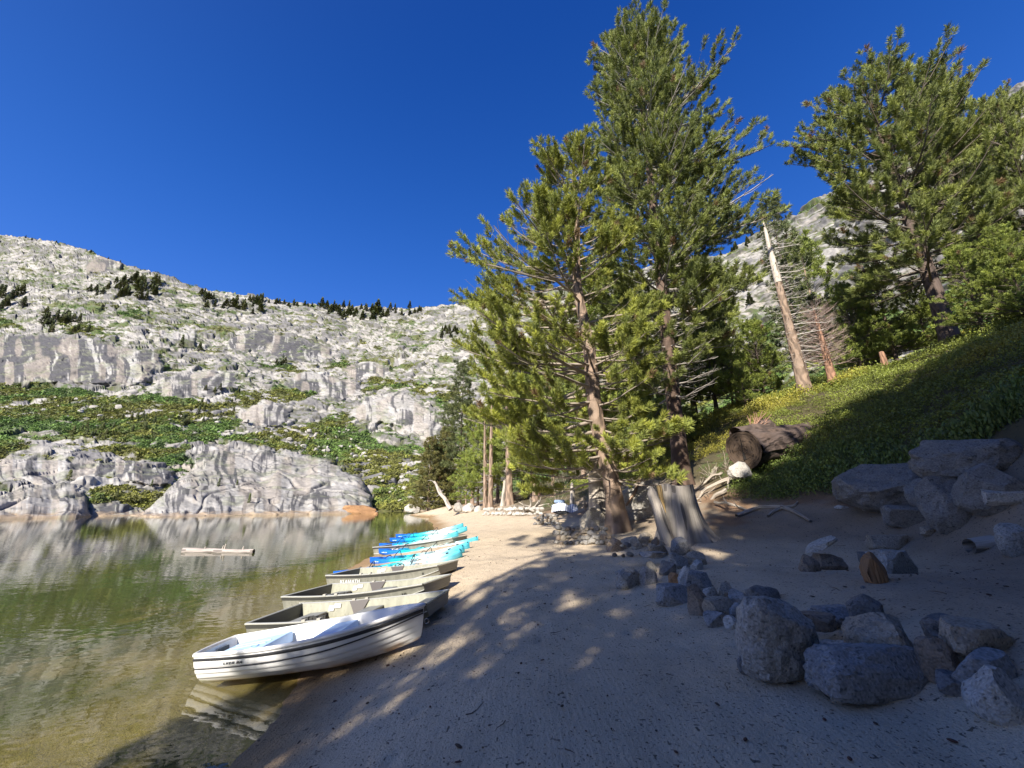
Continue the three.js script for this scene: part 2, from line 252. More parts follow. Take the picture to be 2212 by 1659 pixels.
function displace(m, u) {
  const { x, y, z } = m, rough = 1 - 0.80 * m.smooth, g = 1 - 0.5 * m.green;
  const wx = x + 3 * noise(x * 0.07, y * 0.07, z * 0.07), wy = y + 2 * noise(x * 0.06 + 9, y * 0.09, z * 0.06), tilt = wy + 0.22 * wx + 0.12 * z;
  let d = 3.2 * fbm(x * 0.022, y * 0.03, z * 0.022, 3) * (1 - 0.5 * m.smooth);
  worley(wx / 11, tilt / 4.6, z / 11); const id1 = W_.id, k1 = W_.f2 - W_.f1, pl = (a) => (((a * 7.13) % 1) - 0.5) * W_.dx + (((a * 23.7) % 1) - 0.5) * 1.6 * W_.dy + (((a * 51.3) % 1) - 0.5) * W_.dz; d += ((id1 - 0.4) * 2.4 + 3.6 * pl(id1)) * rough * g * sstep(0, 0.12, k1); d -= 0.9 * (1 - sstep(0.0, 0.10, k1)) * rough;
  worley(wx / 4.4, tilt / 1.7, z / 4.4); const id2 = W_.id, k2 = W_.f2 - W_.f1; d += ((id2 - 0.3) * 1.0 + 1.7 * pl(id2)) * rough * g * sstep(0, 0.14, k2); d -= 0.35 * (1 - sstep(0.0, 0.12, k2)) * rough;
  m.k3 = 1;
  if (m.smooth > 0.2) { worley(wx / 10, (wy + 0.35 * wx) / 6.5, z / 10); const k3 = W_.f2 - W_.f1; m.k3 = k3; d += ((W_.id - 0.4) * 0.5 + 1.1 * pl(W_.id)) * m.smooth * sstep(0, 0.10, k3); d -= 0.45 * m.smooth * (1 - sstep(0.0, 0.035, k3)) * sstep(-0.1, 0.1, noise(x * 0.09, y * 0.09, 4.2));
    worley(wx / 3.6, (wy - 0.5 * wx) / 5.5, z / 3.6); d += ((W_.id - 0.4) * 0.3 + 0.6 * pl(W_.id)) * m.smooth * sstep(0, 0.12, W_.f2 - W_.f1); d += 0.5 * m.smooth * noise(u * 0.035, y * 0.12, 7.7) + 0.10 * m.smooth * noise(u * 0.12, y * 0.12, 3.3); }
  if (L0(x, z) < 170) { worley(wx / 1.7, tilt / 0.8, z / 1.7); d += ((W_.id - 0.4) * 0.5 + 0.8 * (W_.dx + W_.dy) * (W_.id - 0.5)) * rough * sstep(0, 0.12, W_.f2 - W_.f1); }
  d += 0.35 * fbm(x * 0.35, y * 0.5, z * 0.35, 3) * (0.3 + 0.7 * rough);
  const L = Math.hypot(x, z);
  const damp = sstep(0, 1.5, y + 0.4);
  d *= damp;
  m.x -= (x / L) * d * 0.75; m.z -= (z / L) * d * 0.75; m.y += d * 0.55; m.id1 = id1; m.id2 = id2; m.k1 = k1; m.k2 = k2;
}
const L0 = (x, z) => Math.hypot(x, z);
const vegSpots = [];
{
  const us = []; for (let u = -700; u < -20; u += 9) us.push(u); for (let u = -20; u < 1090; u += 1.75) us.push(u); for (let u = 1090; u < 1480; u += 7) us.push(u); for (let u = 1480; u < 2240; u += 3.2) us.push(u); for (let u = 2240; u <= 3000; u += 16) us.push(u);
  const ss = [-0.06, -0.02]; const NS = 430; for (let i = 0; i <= NS; i++) ss.push(i / NS); const back = 5;
  const nx = us.length, ny = ss.length + back, pos = new Float32Array(nx * ny * 3), col = new Float32Array(nx * ny * 3), idx = new Uint32Array((nx - 1) * (ny - 1) * 6), m = {}; let q = 0; const R = rng(77);
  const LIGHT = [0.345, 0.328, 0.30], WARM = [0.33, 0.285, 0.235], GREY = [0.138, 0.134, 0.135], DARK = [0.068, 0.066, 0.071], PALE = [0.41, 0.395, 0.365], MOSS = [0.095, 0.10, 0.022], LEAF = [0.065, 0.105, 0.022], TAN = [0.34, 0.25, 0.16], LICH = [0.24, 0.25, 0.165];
  for (let j = 0; j < ny; j++) for (let i = 0; i < nx; i++) {
    const k = (j * nx + i) * 3, u = us[i];
    if (j >= ss.length) { const t = j - ss.length + 1; mtn(u, 1, m); displace(m, u); const f = 1 + 0.05 * t * t; pos[k] = m.x * f; pos[k + 2] = m.z * f; pos[k + 1] = m.y - 1.2 * t * t; col[k] = 0.3; col[k + 1] = 0.28; col[k + 2] = 0.24; continue; }
    const s = ss[j]; mtn(u, s, m); const v = m.v, x0 = m.x, y0 = m.y, z0 = m.z; displace(m, u);
    if (s < 0) m.y = s * 60 - 0.5;
    pos[k] = m.x; pos[k + 1] = m.y; pos[k + 2] = m.z;
    // what the surface is made of
    const n1 = fbm(x0 * 0.05, y0 * 0.09, z0 * 0.05, 4), n2 = fbm(x0 * 0.25, y0 * 0.4, z0 * 0.25, 3), n3 = noise(x0 * 1.1, y0 * 1.6, z0 * 1.1);
    let c = LIGHT.slice(); const mixTo = (t, w) => { c = [lerp(c[0], t[0], w), lerp(c[1], t[1], w), lerp(c[2], t[2], w)]; };
    mixTo(WARM, 0.6 * sstep(0.0, 0.4, n1 + 0.3 * n3) * (s < 0.35 || u > 1400 ? 1 : 0.4)); mixTo(PALE, 0.7 * sstep(0.1, 0.35, fbm(x0 * 0.08 + 50, y0 * 0.2, z0 * 0.08, 3)));
    mixTo(GREY, 0.75 * sstep(0.62, 0.70, m.id1 + 0.15 * n2) * (1 - m.smooth)); mixTo(GREY, 0.5 * sstep(0.68, 0.72, m.id2) * (1 - m.smooth));
    if (m.kind) { // water-stained faces: streaks that run down the fall line
      const w2 = 2.5 * noise(u * 0.02, v * 0.03) + 0.02 * (v - 900) * noise(u * 0.008, v * 0.012, 8.1), sk = noise(u * 0.07 + w2, v * 0.014, 4.4) + 0.6 * noise(u * 0.19 + 1.6 * w2, v * 0.028, 6.1) + 0.35 * noise(u * 0.5 + w2, v * 0.06, 2.2), base = { light: 0.20, grey: 0.50, pale: 0.12, dark: 0.98 }[m.kind], blk = 0.6 * n1 + 0.28 * noise(x0 * 0.11, y0 * 0.13, z0 * 0.11) + 0.3 * n2;
      mixTo(GREY, m.smooth * sstep(0.45 - base, 0.6 - base, blk + 0.42 * sk) * 0.85);
      mixTo(DARK, m.smooth * sstep(0.55 - base * 0.8, 0.72 - base * 0.8, sk * 0.7 + 0.20 + 0.6 * blk) * 0.9);
      mixTo(PALE, m.smooth * 0.9 * sstep(0.34, 0.46, -sk * 0.85 + 0.25 * n2)); mixTo(WARM, m.smooth * 0.6 * sstep(0.25, 0.4, noise(u * 0.05, v * 0.02, 12.2) - 0.3 * blk)); mixTo(LICH, 0.5 * m.smooth * sstep(0.22, 0.3, n2 - 0.2 * sk));
    }
    // joints: dark lichen, soil and mat plants, with shade for the relief painted in
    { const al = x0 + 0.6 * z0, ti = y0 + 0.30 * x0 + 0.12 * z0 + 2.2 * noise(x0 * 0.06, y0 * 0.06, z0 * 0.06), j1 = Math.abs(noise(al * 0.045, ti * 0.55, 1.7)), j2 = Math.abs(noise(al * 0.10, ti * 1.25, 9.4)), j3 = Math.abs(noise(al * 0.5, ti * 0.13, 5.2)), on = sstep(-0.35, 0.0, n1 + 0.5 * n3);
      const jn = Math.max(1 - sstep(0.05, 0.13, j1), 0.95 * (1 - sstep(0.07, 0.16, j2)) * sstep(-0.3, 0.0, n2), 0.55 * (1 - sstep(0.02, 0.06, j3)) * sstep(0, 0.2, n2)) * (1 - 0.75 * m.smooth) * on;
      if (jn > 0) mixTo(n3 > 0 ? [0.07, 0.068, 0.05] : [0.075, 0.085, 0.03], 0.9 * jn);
      if (m.smooth > 0.3 && m.k3 < 0.035 && noise(x0 * 0.09, y0 * 0.09, 4.2) > 0) mixTo(DARK, 0.8 * (1 - sstep(0.008, 0.035, m.k3))); }  // grooves darkened in colour, painted shade that brings out the relief
    if (m.y < 0.55) mixTo(TAN, 0.8 * sstep(0.6, 0.2, m.y + 0.3 * n3)); if (m.y < -0.05) { c = [0.06, 0.06, 0.02]; }
    // plants: green slopes, and thin strips that follow ledges and cracks higher up
    const strip = fbm(x0 * 0.045 + 7, (y0 + 0.2 * x0) * 0.22, z0 * 0.045, 3), ledge = fbm(x0 * 0.16 + 3, (y0 + 0.22 * x0 + 0.1 * z0) * 1.1, z0 * 0.16, 3);
    const hi = sstep(0.45, 0.95, s), zone = u < 1100 ? 1 : 0.9;
    let veg = sstep(0.50, 0.62, m.green * 0.74 + 0.45 * n1 + 0.75 * n2);
    const bare = (1 - m.smooth * 0.9);
    veg = Math.max(veg, bare * sstep(0.20 + 0.10 * hi, 0.26 + 0.10 * hi, strip + 0.35 * n2) * 0.95 * zone, bare * sstep(0.30, 0.36, ledge) * 0.85, bare * sstep(0.075, 0.03, Math.min(m.k1, m.k2 * 1.4)) * sstep(-0.1, 0.15, n2) * 0.8);
    if (m.y < 0.7) veg *= m.green > 0.5 ? 1 : 0;
    if (veg > 0) { const w = sstep(-0.25, 0.3, n1 + 0.7 * n3); mixTo([lerp(MOSS[0], LEAF[0], w), lerp(MOSS[1], LEAF[1], w), lerp(MOSS[2], LEAF[2], w)], veg * 0.92); }
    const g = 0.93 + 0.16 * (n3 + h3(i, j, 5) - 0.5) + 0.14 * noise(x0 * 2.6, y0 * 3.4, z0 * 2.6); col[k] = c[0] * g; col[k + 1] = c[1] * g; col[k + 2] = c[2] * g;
    const near = 1 + sstep(0.35, 0.0, s) * 0.3;
    if (veg > 0.55 && m.y > 0.3 && u > -150 && u < 2300 && R() < (u < 1090 ? 0.17 : 0.10) * near * (u > 1480 && u < 2240 ? 0.9 : 1) * (m.green > 0.4 ? 1.15 : 0.5)) vegSpots.push([m.x, m.y, m.z, m.green, s, n1, u]);
  }
  { const src = pos.slice(), W = [[-1, -1, 1], [0, -1, 2], [1, -1, 1], [-1, 0, 2], [0, 0, 4], [1, 0, 2], [-1, 1, 1], [0, 1, 2], [1, 1, 1]]; // weathers off edges finer than the mesh
    for (let j = 3; j < ss.length - 1; j++) for (let i = 1; i < nx - 1; i++) for (let c = 0; c < 3; c++) { let a = 0; for (const [di, dj, w] of W) a += w * src[((j + dj) * nx + i + di) * 3 + c]; const k = (j * nx + i) * 3 + c; pos[k] = lerp(src[k], a / 16, 0.6); } }
  for (let j = 0; j < ny - 1; j++) for (let i = 0; i < nx - 1; i++) { const a = j * nx + i, b = a + 1, c = a + nx, d = c + 1; idx[q++] = a; idx[q++] = b; idx[q++] = c; idx[q++] = b; idx[q++] = d; idx[q++] = c; }
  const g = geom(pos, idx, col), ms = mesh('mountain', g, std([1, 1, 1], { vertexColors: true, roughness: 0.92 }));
  tag(ms, 'pale granite mountainside with streaked cliffs rising across the lake', null, null, 'structure');
  console.log('mountain', nx, ny, 'veg', vegSpots.length);
}
{ // scrub on the mountainside: leafy clumps
  const R = rng(5), tri = [], nrm = [];
  for (let i = 0; i < 34; i++) {
    const th = R() * 6.283, ph = Math.acos(R() * 0.98), r = 0.55 + 0.5 * R(), c = new THREE.Vector3(Math.sin(ph) * Math.cos(th) * r, Math.cos(ph) * r * 0.75, Math.sin(ph) * Math.sin(th) * r);
    const a = new THREE.Vector3(R() - 0.5, R() - 0.5, R() - 0.5).normalize(), b = new THREE.Vector3().crossVectors(a, new THREE.Vector3(R() - 0.5, R(), R() - 0.5)).normalize(), w = 0.26 + 0.22 * R();
    for (const [p, q] of [[-0.6, 0], [0.6, 0], [0, 1.5]]) tri.push(c.x + (a.x * p + b.x * q) * w, c.y + (a.y * p + b.y * q) * w, c.z + (a.z * p + b.z * q) * w);
  }
  const g = geom(tri); const M = new THREE.Matrix4(), Q = new THREE.Quaternion(), S = new THREE.Vector3(), Y = new THREE.Vector3(0, 1, 0), K = new THREE.Color();
  const im = new THREE.InstancedMesh(g, new THREE.MeshPhysicalMaterial({ color: 0xffffff, roughness: 0.9, side: THREE.DoubleSide, transmission: 0.2, thickness: 0 }), vegSpots.length);
  vegSpots.forEach(([x, y, z, gr, s, n1, u], i) => {
    const sz = (0.35 + 0.75 * R() * R()) * (gr > 0.4 ? 1.15 : 0.8) * (0.8 + 0.9 * s);
    Q.setFromAxisAngle(Y, R() * 6.28); S.set(sz * 1.25, sz * (0.7 + 0.5 * R()), sz * 1.25); M.compose(new THREE.Vector3(x, y - 0.15 * sz, z), Q, S); im.setMatrixAt(i, M);
    const t = R(), o = sstep(-0.2, 0.25, n1 + 0.3 * (R() - 0.5)); K.setRGB(lerp(0.23, 0.14, o) * (0.4 + 1.0 * t), lerp(0.235, 0.235, o) * (0.4 + 1.0 * t), lerp(0.045, 0.05, o) * (0.5 + 0.8 * t)); im.setColorAt(i, K);
  });
  im.name = 'mountain_scrub'; shadows(im); scene.add(im); tag(im, 'low green scrub spread over ledges and slopes of the granite mountain', null, null, 'stuff');
}

// ---------------------------------------------------------------- pines
const barkBump = dataTex(256, 512, (i, j) => { const x = i / 256, y = j / 512; const w = 0.5 * tnoise(x * 5, y * 5, 5, 61) ; const f = tnoise(x * 9 + 3 * w, y * 5, 9, 63, 5), g = tnoise(x * 24 + 2 * w, y * 14, 24, 65, 14); const q = clamp(0.75 * sstep(0.25, 0.6, f) + 0.35 * g + 0.12 * tnoise(x * 64, y * 64, 64, 67)); return [q, q, q]; });
const barkMap = dataTex(256, 512, (i, j) => { const x = i / 256, y = j / 512; const w = 0.5 * tnoise(x * 5, y * 5, 5, 61); const f = tnoise(x * 9 + 3 * w, y * 5, 9, 63, 5), g = tnoise(x * 24 + 2 * w, y * 14, 24, 65, 14), h = tnoise(x * 3, y * 3, 3, 69); const k = 0.45 + 0.4 * sstep(0.25, 0.55, f) + 0.25 * (g - 0.5); return [k * (0.95 + 0.15 * h), k * (0.93 + 0.05 * h), k * (0.95 - 0.08 * h)]; }, true);
const woodMap = dataTex(256, 512, (i, j) => { const x = i / 256, y = j / 512; const w = tnoise(x * 4, y * 3, 4, 71, 3); const f = tnoise(x * 60 + 4 * w, y * 4, 60, 73, 4), g = tnoise(x * 22 + 3 * w, y * 2, 22, 75, 2), c = tnoise(x * 12 + 2 * w, y * 2, 12, 77, 2) < 0.2 ? 0.45 : 1; const k = (0.55 + 0.3 * f + 0.25 * g) * c; return [k, k * 0.97, k * 0.93]; }, true);
const woodBump = dataTex(256, 512, (i, j) => { const x = i / 256, y = j / 512; const w = tnoise(x * 4, y * 3, 4, 71, 3); const f = tnoise(x * 60 + 4 * w, y * 4, 60, 73, 4), c = sstep(0.12, 0.3, tnoise(x * 12 + 2 * w, y * 2, 12, 77, 2)); const q = 0.4 * f + 0.55 * c; return [q, q, q]; });
const BARK = { tan: std([0.34, 0.26, 0.195], { map: barkMap, bumpMap: barkBump, bumpScale: 0.05 }), brown: std([0.15, 0.105, 0.08], { map: barkMap, bumpMap: barkBump, bumpScale: 0.05 }), dark: std([0.13, 0.10, 0.085], { map: barkMap, bumpMap: barkBump, bumpScale: 0.04 }), red: std([0.37, 0.22, 0.145], { map: barkMap, bumpMap: barkBump, bumpScale: 0.035 }), grey: std([0.46, 0.42, 0.37], { map: woodMap, bumpMap: woodBump, bumpScale: 0.02 }), white: std([0.62, 0.57, 0.50], { map: woodMap, bumpMap: woodBump, bumpScale: 0.02 }) };
const LIMB = { tan: std([0.30, 0.25, 0.20]), grey: std([0.33, 0.30, 0.27]), dark: std([0.14, 0.115, 0.09]), white: std([0.56, 0.52, 0.47]), pink: std([0.40, 0.30, 0.26]) };

// a tube through points with radii; uv in metres
function tube(pts, rad, seg = 6, bump = 0, o = {}) {
  const P = [], UV = [], I = [], n = pts.length, a = new THREE.Vector3(), b = new THREE.Vector3(), t = new THREE.Vector3(); let len = 0;
  let ref = new THREE.Vector3(1, 0, 0.13).normalize();
  for (let i = 0; i < n; i++) {
    t.copy(pts[Math.min(i + 1, n - 1)]).sub(pts[Math.max(i - 1, 0)]).normalize(); if (i) len += pts[i].distanceTo(pts[i - 1]);
    a.copy(ref).addScaledVector(t, -ref.dot(t)); if (a.lengthSq() < 1e-4) a.set(0, 0, 1).addScaledVector(t, -t.z); a.normalize(); ref.copy(a); b.crossVectors(t, a);
    for (let j = 0; j <= seg; j++) { const th = j / seg * Math.PI * 2, jj = j % seg; let r = rad[i]; if (bump) r *= 1 + bump * noise(Math.cos(th) * 1.7 + i * 0.21, Math.sin(th) * 1.7, i * 0.33 + (o.seed || 0)); if (o.flute) r *= 1 + o.flute(th, i / (n - 1), len);
      P.push(pts[i].x + (a.x * Math.cos(th) + b.x * Math.sin(th)) * r, pts[i].y + (a.y * Math.cos(th) + b.y * Math.sin(th)) * r, pts[i].z + (a.z * Math.cos(th) + b.z * Math.sin(th)) * r); UV.push(j / seg * (o.around || 1), len * (o.perMetre || 0.5)); }
  }
  for (let i = 0; i < n - 1; i++) for (let j = 0; j < seg; j++) { const p = i * (seg + 1) + j, q = p + seg + 1; I.push(p, p + 1, q, p + 1, q + 1, q); }
  return geom(P, I, null, UV);
}
// one brush of needles round a shoot that points up +y, about one unit long
function brush(N, seed, len, wid, open) {
  const R = rng(seed), T = [];
  for (let i = 0; i < N; i++) {
    const s = Math.pow(R(), 0.7) * 0.75, th = R() * 6.283, op = open * (0.45 + 0.75 * R()) * (1.1 - 0.55 * s), d = new THREE.Vector3(Math.sin(op) * Math.cos(th), Math.cos(op), Math.sin(op) * Math.sin(th)), l = len * (0.7 + 0.5 * R());
    const side = new THREE.Vector3(R() - 0.5, R() - 0.5, R() - 0.5).cross(d).normalize().multiplyScalar(wid * 0.5), b = new THREE.Vector3(0, s, 0), e = b.clone().addScaledVector(d, l), m = b.clone().addScaledVector(d, l * 0.45);
    T.push(b.x, b.y, b.z, m.x + side.x, m.y + side.y, m.z + side.z, m.x - side.x, m.y - side.y, m.z - side.z, m.x + side.x, m.y + side.y, m.z + side.z, e.x, e.y, e.z, m.x - side.x, m.y - side.y, m.z - side.z);
  }
  return geom(T);
}
const BRUSH = brush(84, 11, 0.54, 0.055, 1.1), SPRAY = brush(56, 12, 0.52, 0.08, 1.3);
const NEEDLE = new THREE.MeshPhysicalMaterial({ color: 0xffffff, roughness: 0.75, side: THREE.DoubleSide, transmission: 0.3, thickness: 0 });
const GREENS = { olive: [[0.43, 0.45, 0.065], [0.20, 0.24, 0.045]], blue: [[0.31, 0.345, 0.065], [0.15, 0.19, 0.05]], bright: [[0.32, 0.37, 0.055], [0.18, 0.235, 0.04]], dark: [[0.15, 0.175, 0.045], [0.08, 0.105, 0.03]], brown: [[0.24, 0.22, 0.055], [0.15, 0.15, 0.04]] };
function conifer(o) {
  const R = rng(o.seed), h = o.h, tr = [], rad = [], n = 26, limbs = [], mats = [], cols = [], Q = new THREE.Quaternion(), UP = new THREE.Vector3(0, 1, 0), M = new THREE.Matrix4(), S = new THREE.Vector3(), K = new THREE.Color();
  const bend = o.bend || (() => [0, 0]);
  const ax = (t) => { const [bx, bz] = bend(t); return new THREE.Vector3(bx, h * t, bz); };
  for (let i = 0; i <= n; i++) { const t = Math.pow(i / n, 1.15), p = ax(t), y = p.y; tr.push(p); rad.push(Math.max(0.02, o.r * (Math.pow(1 - t, o.taper || 0.85) + (o.flare ?? 0.7) * Math.exp(-y / (o.r * 1.5))))); }
  tr[0].y -= 0.5; const topCut = o.topCut || 1;
  const g = thing(o.name, o.label, o.category || 'pine tree', [0, 0, 0], o.group);
  mesh('trunk', tube(tr, rad, 14, 0.10, { around: Math.max(1, Math.round(o.r * 3.2)), perMetre: 0.33, seed: o.seed, flute: (th, t, l) => 0.22 * Math.exp(-l / 0.9) * Math.cos(th * 5 + o.seed) }), BARK[o.bark], g);
  const gp = GREENS[o.green || 'olive'];
  const addTuft = (p, dir, sz) => { if (o.clump && p.y < o.h * 0.86 && noise(p.x * 0.75 + o.seed, p.y * 0.95, p.z * 0.75) + 0.35 * noise(p.x * 2.1, p.y * 2.1 + o.seed, p.z * 2.1) < o.clump) return; Q.setFromUnitVectors(UP, dir); const q2 = new THREE.Quaternion().setFromAxisAngle(UP, R() * 6.28); Q.multiply(q2); const s = sz * (0.75 + 0.5 * R()); S.set(s, s * (0.9 + 0.3 * R()), s); M.compose(p, Q, S); mats.push(M.clone()); const t = R(), b = 0.75 + 0.5 * R(); K.setRGB(lerp(gp[0][0], gp[1][0], t) * b, lerp(gp[0][1], gp[1][1], t) * b, lerp(gp[0][2], gp[1][2], t) * b); if (R() < 0.02) K.setRGB(0.22, 0.14, 0.06); cols.push(K.clone()); };
  let y = h * o.base;
  const ts = o.tuft || 0.36, step = o.step || 0.24;
  while (y < h * 0.985) {
    const t = y / h, tc = (t - o.base) / (1 - o.base), k = o.per || 4.5, cnt = Math.floor(k + R());
    const a0 = R() * 6.28;
    for (let q = 0; q < cnt; q++) {
      const az = a0 + q * 6.283 / cnt + (R() - 0.5) * 0.7, Lm = o.R(tc, az) * (0.62 + 0.5 * R()); if (Lm < 0.25) continue;
      if (o.gap && R() < o.gap(tc, az)) continue;
      const L = Lm, el = (o.el ? o.el(tc) : lerp(-0.12, 0.75, tc)) + (R() - 0.5) * 0.25, curl = (o.curl ?? 0.18) * (0.6 + 0.8 * R()), d = new THREE.Vector3(Math.cos(az), 0, Math.sin(az)), side = new THREE.Vector3(-d.z, 0, d.x);
      const p0 = ax(t), wob = (R() - 0.5) * 0.3, pt = (s) => new THREE.Vector3(p0.x + d.x * L * s + side.x * wob * L * s * s, p0.y + L * (el * s + curl * s * s) + 0.05 * L * noise(s * 3 + q, y, o.seed), p0.z + d.z * L * s + side.z * wob * L * s * s);
      const lp = [], lr = [], ns = L > 2 ? 6 : 4, r0 = Math.min(o.r * 0.4, 0.016 + 0.013 * L); for (let i = 0; i <= ns; i++) { lp.push(pt(i / ns)); lr.push(r0 * (1 - 0.85 * i / ns) + 0.004); }
      limbs.push(tube(lp, lr, L > 2 ? 5 : 4));
      const dead = o.dead ? o.dead(tc) : 0; const isDead = R() < dead;
      const bare = o.bare ?? 0.35, nsub = Math.max(2, Math.round(L * (o.subs || 2.3)));
      for (let b = 0; b < nsub; b++) {
        const s = lerp(bare * 0.6, 0.97, (b + R() * 0.6) / nsub), sg = (b & 1) ? 1 : -1, p = pt(s), tgt = pt(Math.min(1, s + 0.1)).sub(p).normalize();
        const l2 = (0.30 + 0.30 * R()) * L * (1.05 - s) * (o.fan || 1) + 0.22, ang = (0.45 + 0.5 * R()) * sg;
        const dir = tgt.clone().applyAxisAngle(UP, ang); dir.y += 0.15 + 0.35 * R() + (o.lift || 0); dir.normalize();
        const e = p.clone().addScaledVector(dir, l2); const mid = p.clone().addScaledVector(dir, l2 * 0.5); mid.y -= 0.05 * l2;
        if (l2 > 0.3 && (o.twigs ?? 1) > R()) limbs.push(tube([p, mid, e], [0.010 + 0.004 * L * (1 - s), 0.009, 0.004], 3));
        if (isDead) { if (o.twigs) for (let w = 0; w < 3; w++) { const pp = p.clone().lerp(e, 0.4 + 0.2 * w), dd = dir.clone().add(new THREE.Vector3(R() - 0.5, R() - 0.7, R() - 0.5)).normalize(); limbs.push(tube([pp, pp.clone().addScaledVector(dd, 0.3 + 0.4 * R())], [0.006, 0.003], 3)); } continue; }
        const m = Math.max(1, Math.round(l2 * (s > bare ? 1 : 0.5) / step));
        for (let w = 0; w < m; w++) { const f = 1 - w * step / Math.max(l2, step) * 0.9; if (f < 0.1) break; const pp = p.clone().lerp(e, f); const dd = dir.clone().add(new THREE.Vector3((R() - 0.5) * 1.1, 0.25 + R() * 0.5, (R() - 0.5) * 1.1)).normalize(); addTuft(pp, dd, ts * (w ? 0.9 : 1.05)); }
      }
      if (!isDead) { const e = pt(1), dd = pt(1).sub(pt(0.9)).normalize(); dd.y += 0.3; addTuft(e, dd.normalize(), ts * 1.1); }
    }
    y += (o.gapY || 0.5) * (0.7 + 0.6 * R()) * (o.gapGrow ? lerp(1.2, 0.7, tc) : 1);
  }
  const top = ax(1); if (!o.noTop) for (let i = 0; i < 6; i++) addTuft(new THREE.Vector3(top.x, top.y - 0.18 * i, top.z), new THREE.Vector3(R() - 0.5, 1.4, R() - 0.5).normalize(), ts);
  if (limbs.length) tag(mesh('limbs', merge(limbs), LIMB[o.limb || 'grey'], g), null, null, null, 'stuff');
  if (mats.length) { const im = new THREE.InstancedMesh(o.spray ? SPRAY : BRUSH, NEEDLE, mats.length); mats.forEach((m, i) => { im.setMatrixAt(i, m); im.setColorAt(i, cols[i]); }); im.name = 'foliage'; im.userData.kind = 'stuff'; shadows(im); g.add(im); }
  g.userData.h = undefined; delete g.userData.h; HEIGHT.set(g, h); o.count = mats.length; TUFTS += mats.length;
  return g;
}
const HEIGHT = new Map(); let TUFTS = 0;
// stand a tree where column u meets the ground at that distance, as tall as row vTop says
function stand(t, h, u, fwd, vTop, yaw = 0, wide = 1) {
  let x = 0, v = 1000, y = 0; for (let i = 0; i < 8; i++) { const r = ray(u, v); x = r[0] / r[2] * fwd; y = groundY(x, -fwd); const a = Math.atan2(y - EYE.y, fwd) - PITCH; v = 829.5 - FPX * Math.tan(a); }
  const r = ray(u, vTop), top = EYE.y + r[1] / r[2] * fwd, s = (top - y) / h;
  t.position.set(x, y - 0.05, -fwd); t.rotation.y = yaw; t.scale.set(s * wide, s, s * wide); return t;
}
const px = (u, v, fwd) => fwd / ray(u, v)[2] / FPX;    // metres per pixel there

// the tallest pine, right of the middle
const dirf = (az, a, w) => Math.pow(Math.max(0, Math.cos(az - a)), w);
const tall = conifer({ name: 'tall_pine', clump: -0.55, label: 'tallest pine in the picture with a blunt crown high above the cut stump', seed: 21, h: 33, r: 0.44, base: 0.15, bark: 'brown', limb: 'grey', green: 'blue', tuft: 0.46, step: 0.25, per: 5.4, gapY: 0.56, gapGrow: true, subs: 2.5, fan: 1.2, gap: () => 0.04, flare: 0.45, taper: 0.7, curl: 0.26,
  bend: (t) => [0.35 * Math.sin(t * 3) * t, 0], R: (t, az) => { const e = t > 0.93 ? lerp(2.3, 0.5, (t - 0.93) / 0.07) : t > 0.78 ? lerp(3.7, 2.3, (t - 0.78) / 0.15) : t > 0.3 ? lerp(4.4, 3.7, (t - 0.3) / 0.48) : lerp(3.2, 4.4, t / 0.3); return 0.97 * e * (1 + 0.16 * Math.sin(t * 37 + az * 2) + (t > 0.3 && t < 0.72 ? 0.6 * dirf(az, 0.1, 3) * (0.6 + 0.6 * Math.sin(t * 60)) : 0)) * (1 - 0.12 * dirf(az, Math.PI, 1) * (t < 0.75 ? 1 : 0)); },
  el: (t) => lerp(-0.22, 0.34, Math.pow(t, 1.6)), bare: 0.25, dead: (t) => t < 0.12 ? 0.45 : 0.04 });
stand(tall, 33, 1476, 20, 72, 0);
// the leaning pine in front of it
const lean = conifer({ name: 'leaning_pine', clump: -0.42, label: 'leaning pine with tan trunk and wide left limbs beside the stacked stones', seed: 34, h: 21.5, r: 0.42, base: 0.11, bark: 'tan', limb: 'tan', green: 'olive', tuft: 0.42, step: 0.2, per: 5.6, gapY: 0.48, subs: 2.8, fan: 1.3, flare: 0.7, taper: 0.7, curl: 0.24,
  bend: (t) => [-0.75 * Math.sin(Math.PI * Math.min(1, t * 0.9)) - 0.7 * t + 0.10 * Math.sin(t * 19), 0.3 * Math.sin(t * 6)],
  R: (t, az) => { const left = dirf(az, Math.PI, 1.2), right = dirf(az, 0, 1); const e = t > 0.9 ? lerp(2.0, 0.5, (t - 0.9) / 0.1) : t > 0.62 ? lerp(3.3, 2.0, (t - 0.62) / 0.28) : t > 0.45 ? 3.6 : t > 0.1 ? 4.1 : lerp(3.0, 4.1, t / 0.1); return e * (1 + 0.5 * left * (t < 0.62 ? 1 : 0.2) - 0.35 * right * (t < 0.5 ? 0.6 : 0.8)) * (1 + 0.2 * Math.sin(t * 23 + az)); },
  el: (t) => lerp(-0.25, 0.42, Math.pow(t, 1.4)), bare: 0.42, gap: (t, az) => (t > 0.36 && t < 0.52 ? 0.30 : 0) + 0.2 * dirf(az, 0, 2) + (t < 0.8 && t > 0.10 ? 0.7 * dirf(az, 1.45, 5) : 0), dead: (t) => t < 0.1 ? 0.3 : 0.10 });
stand(lean, 21.5, 1336, 16.2, 318, 0);
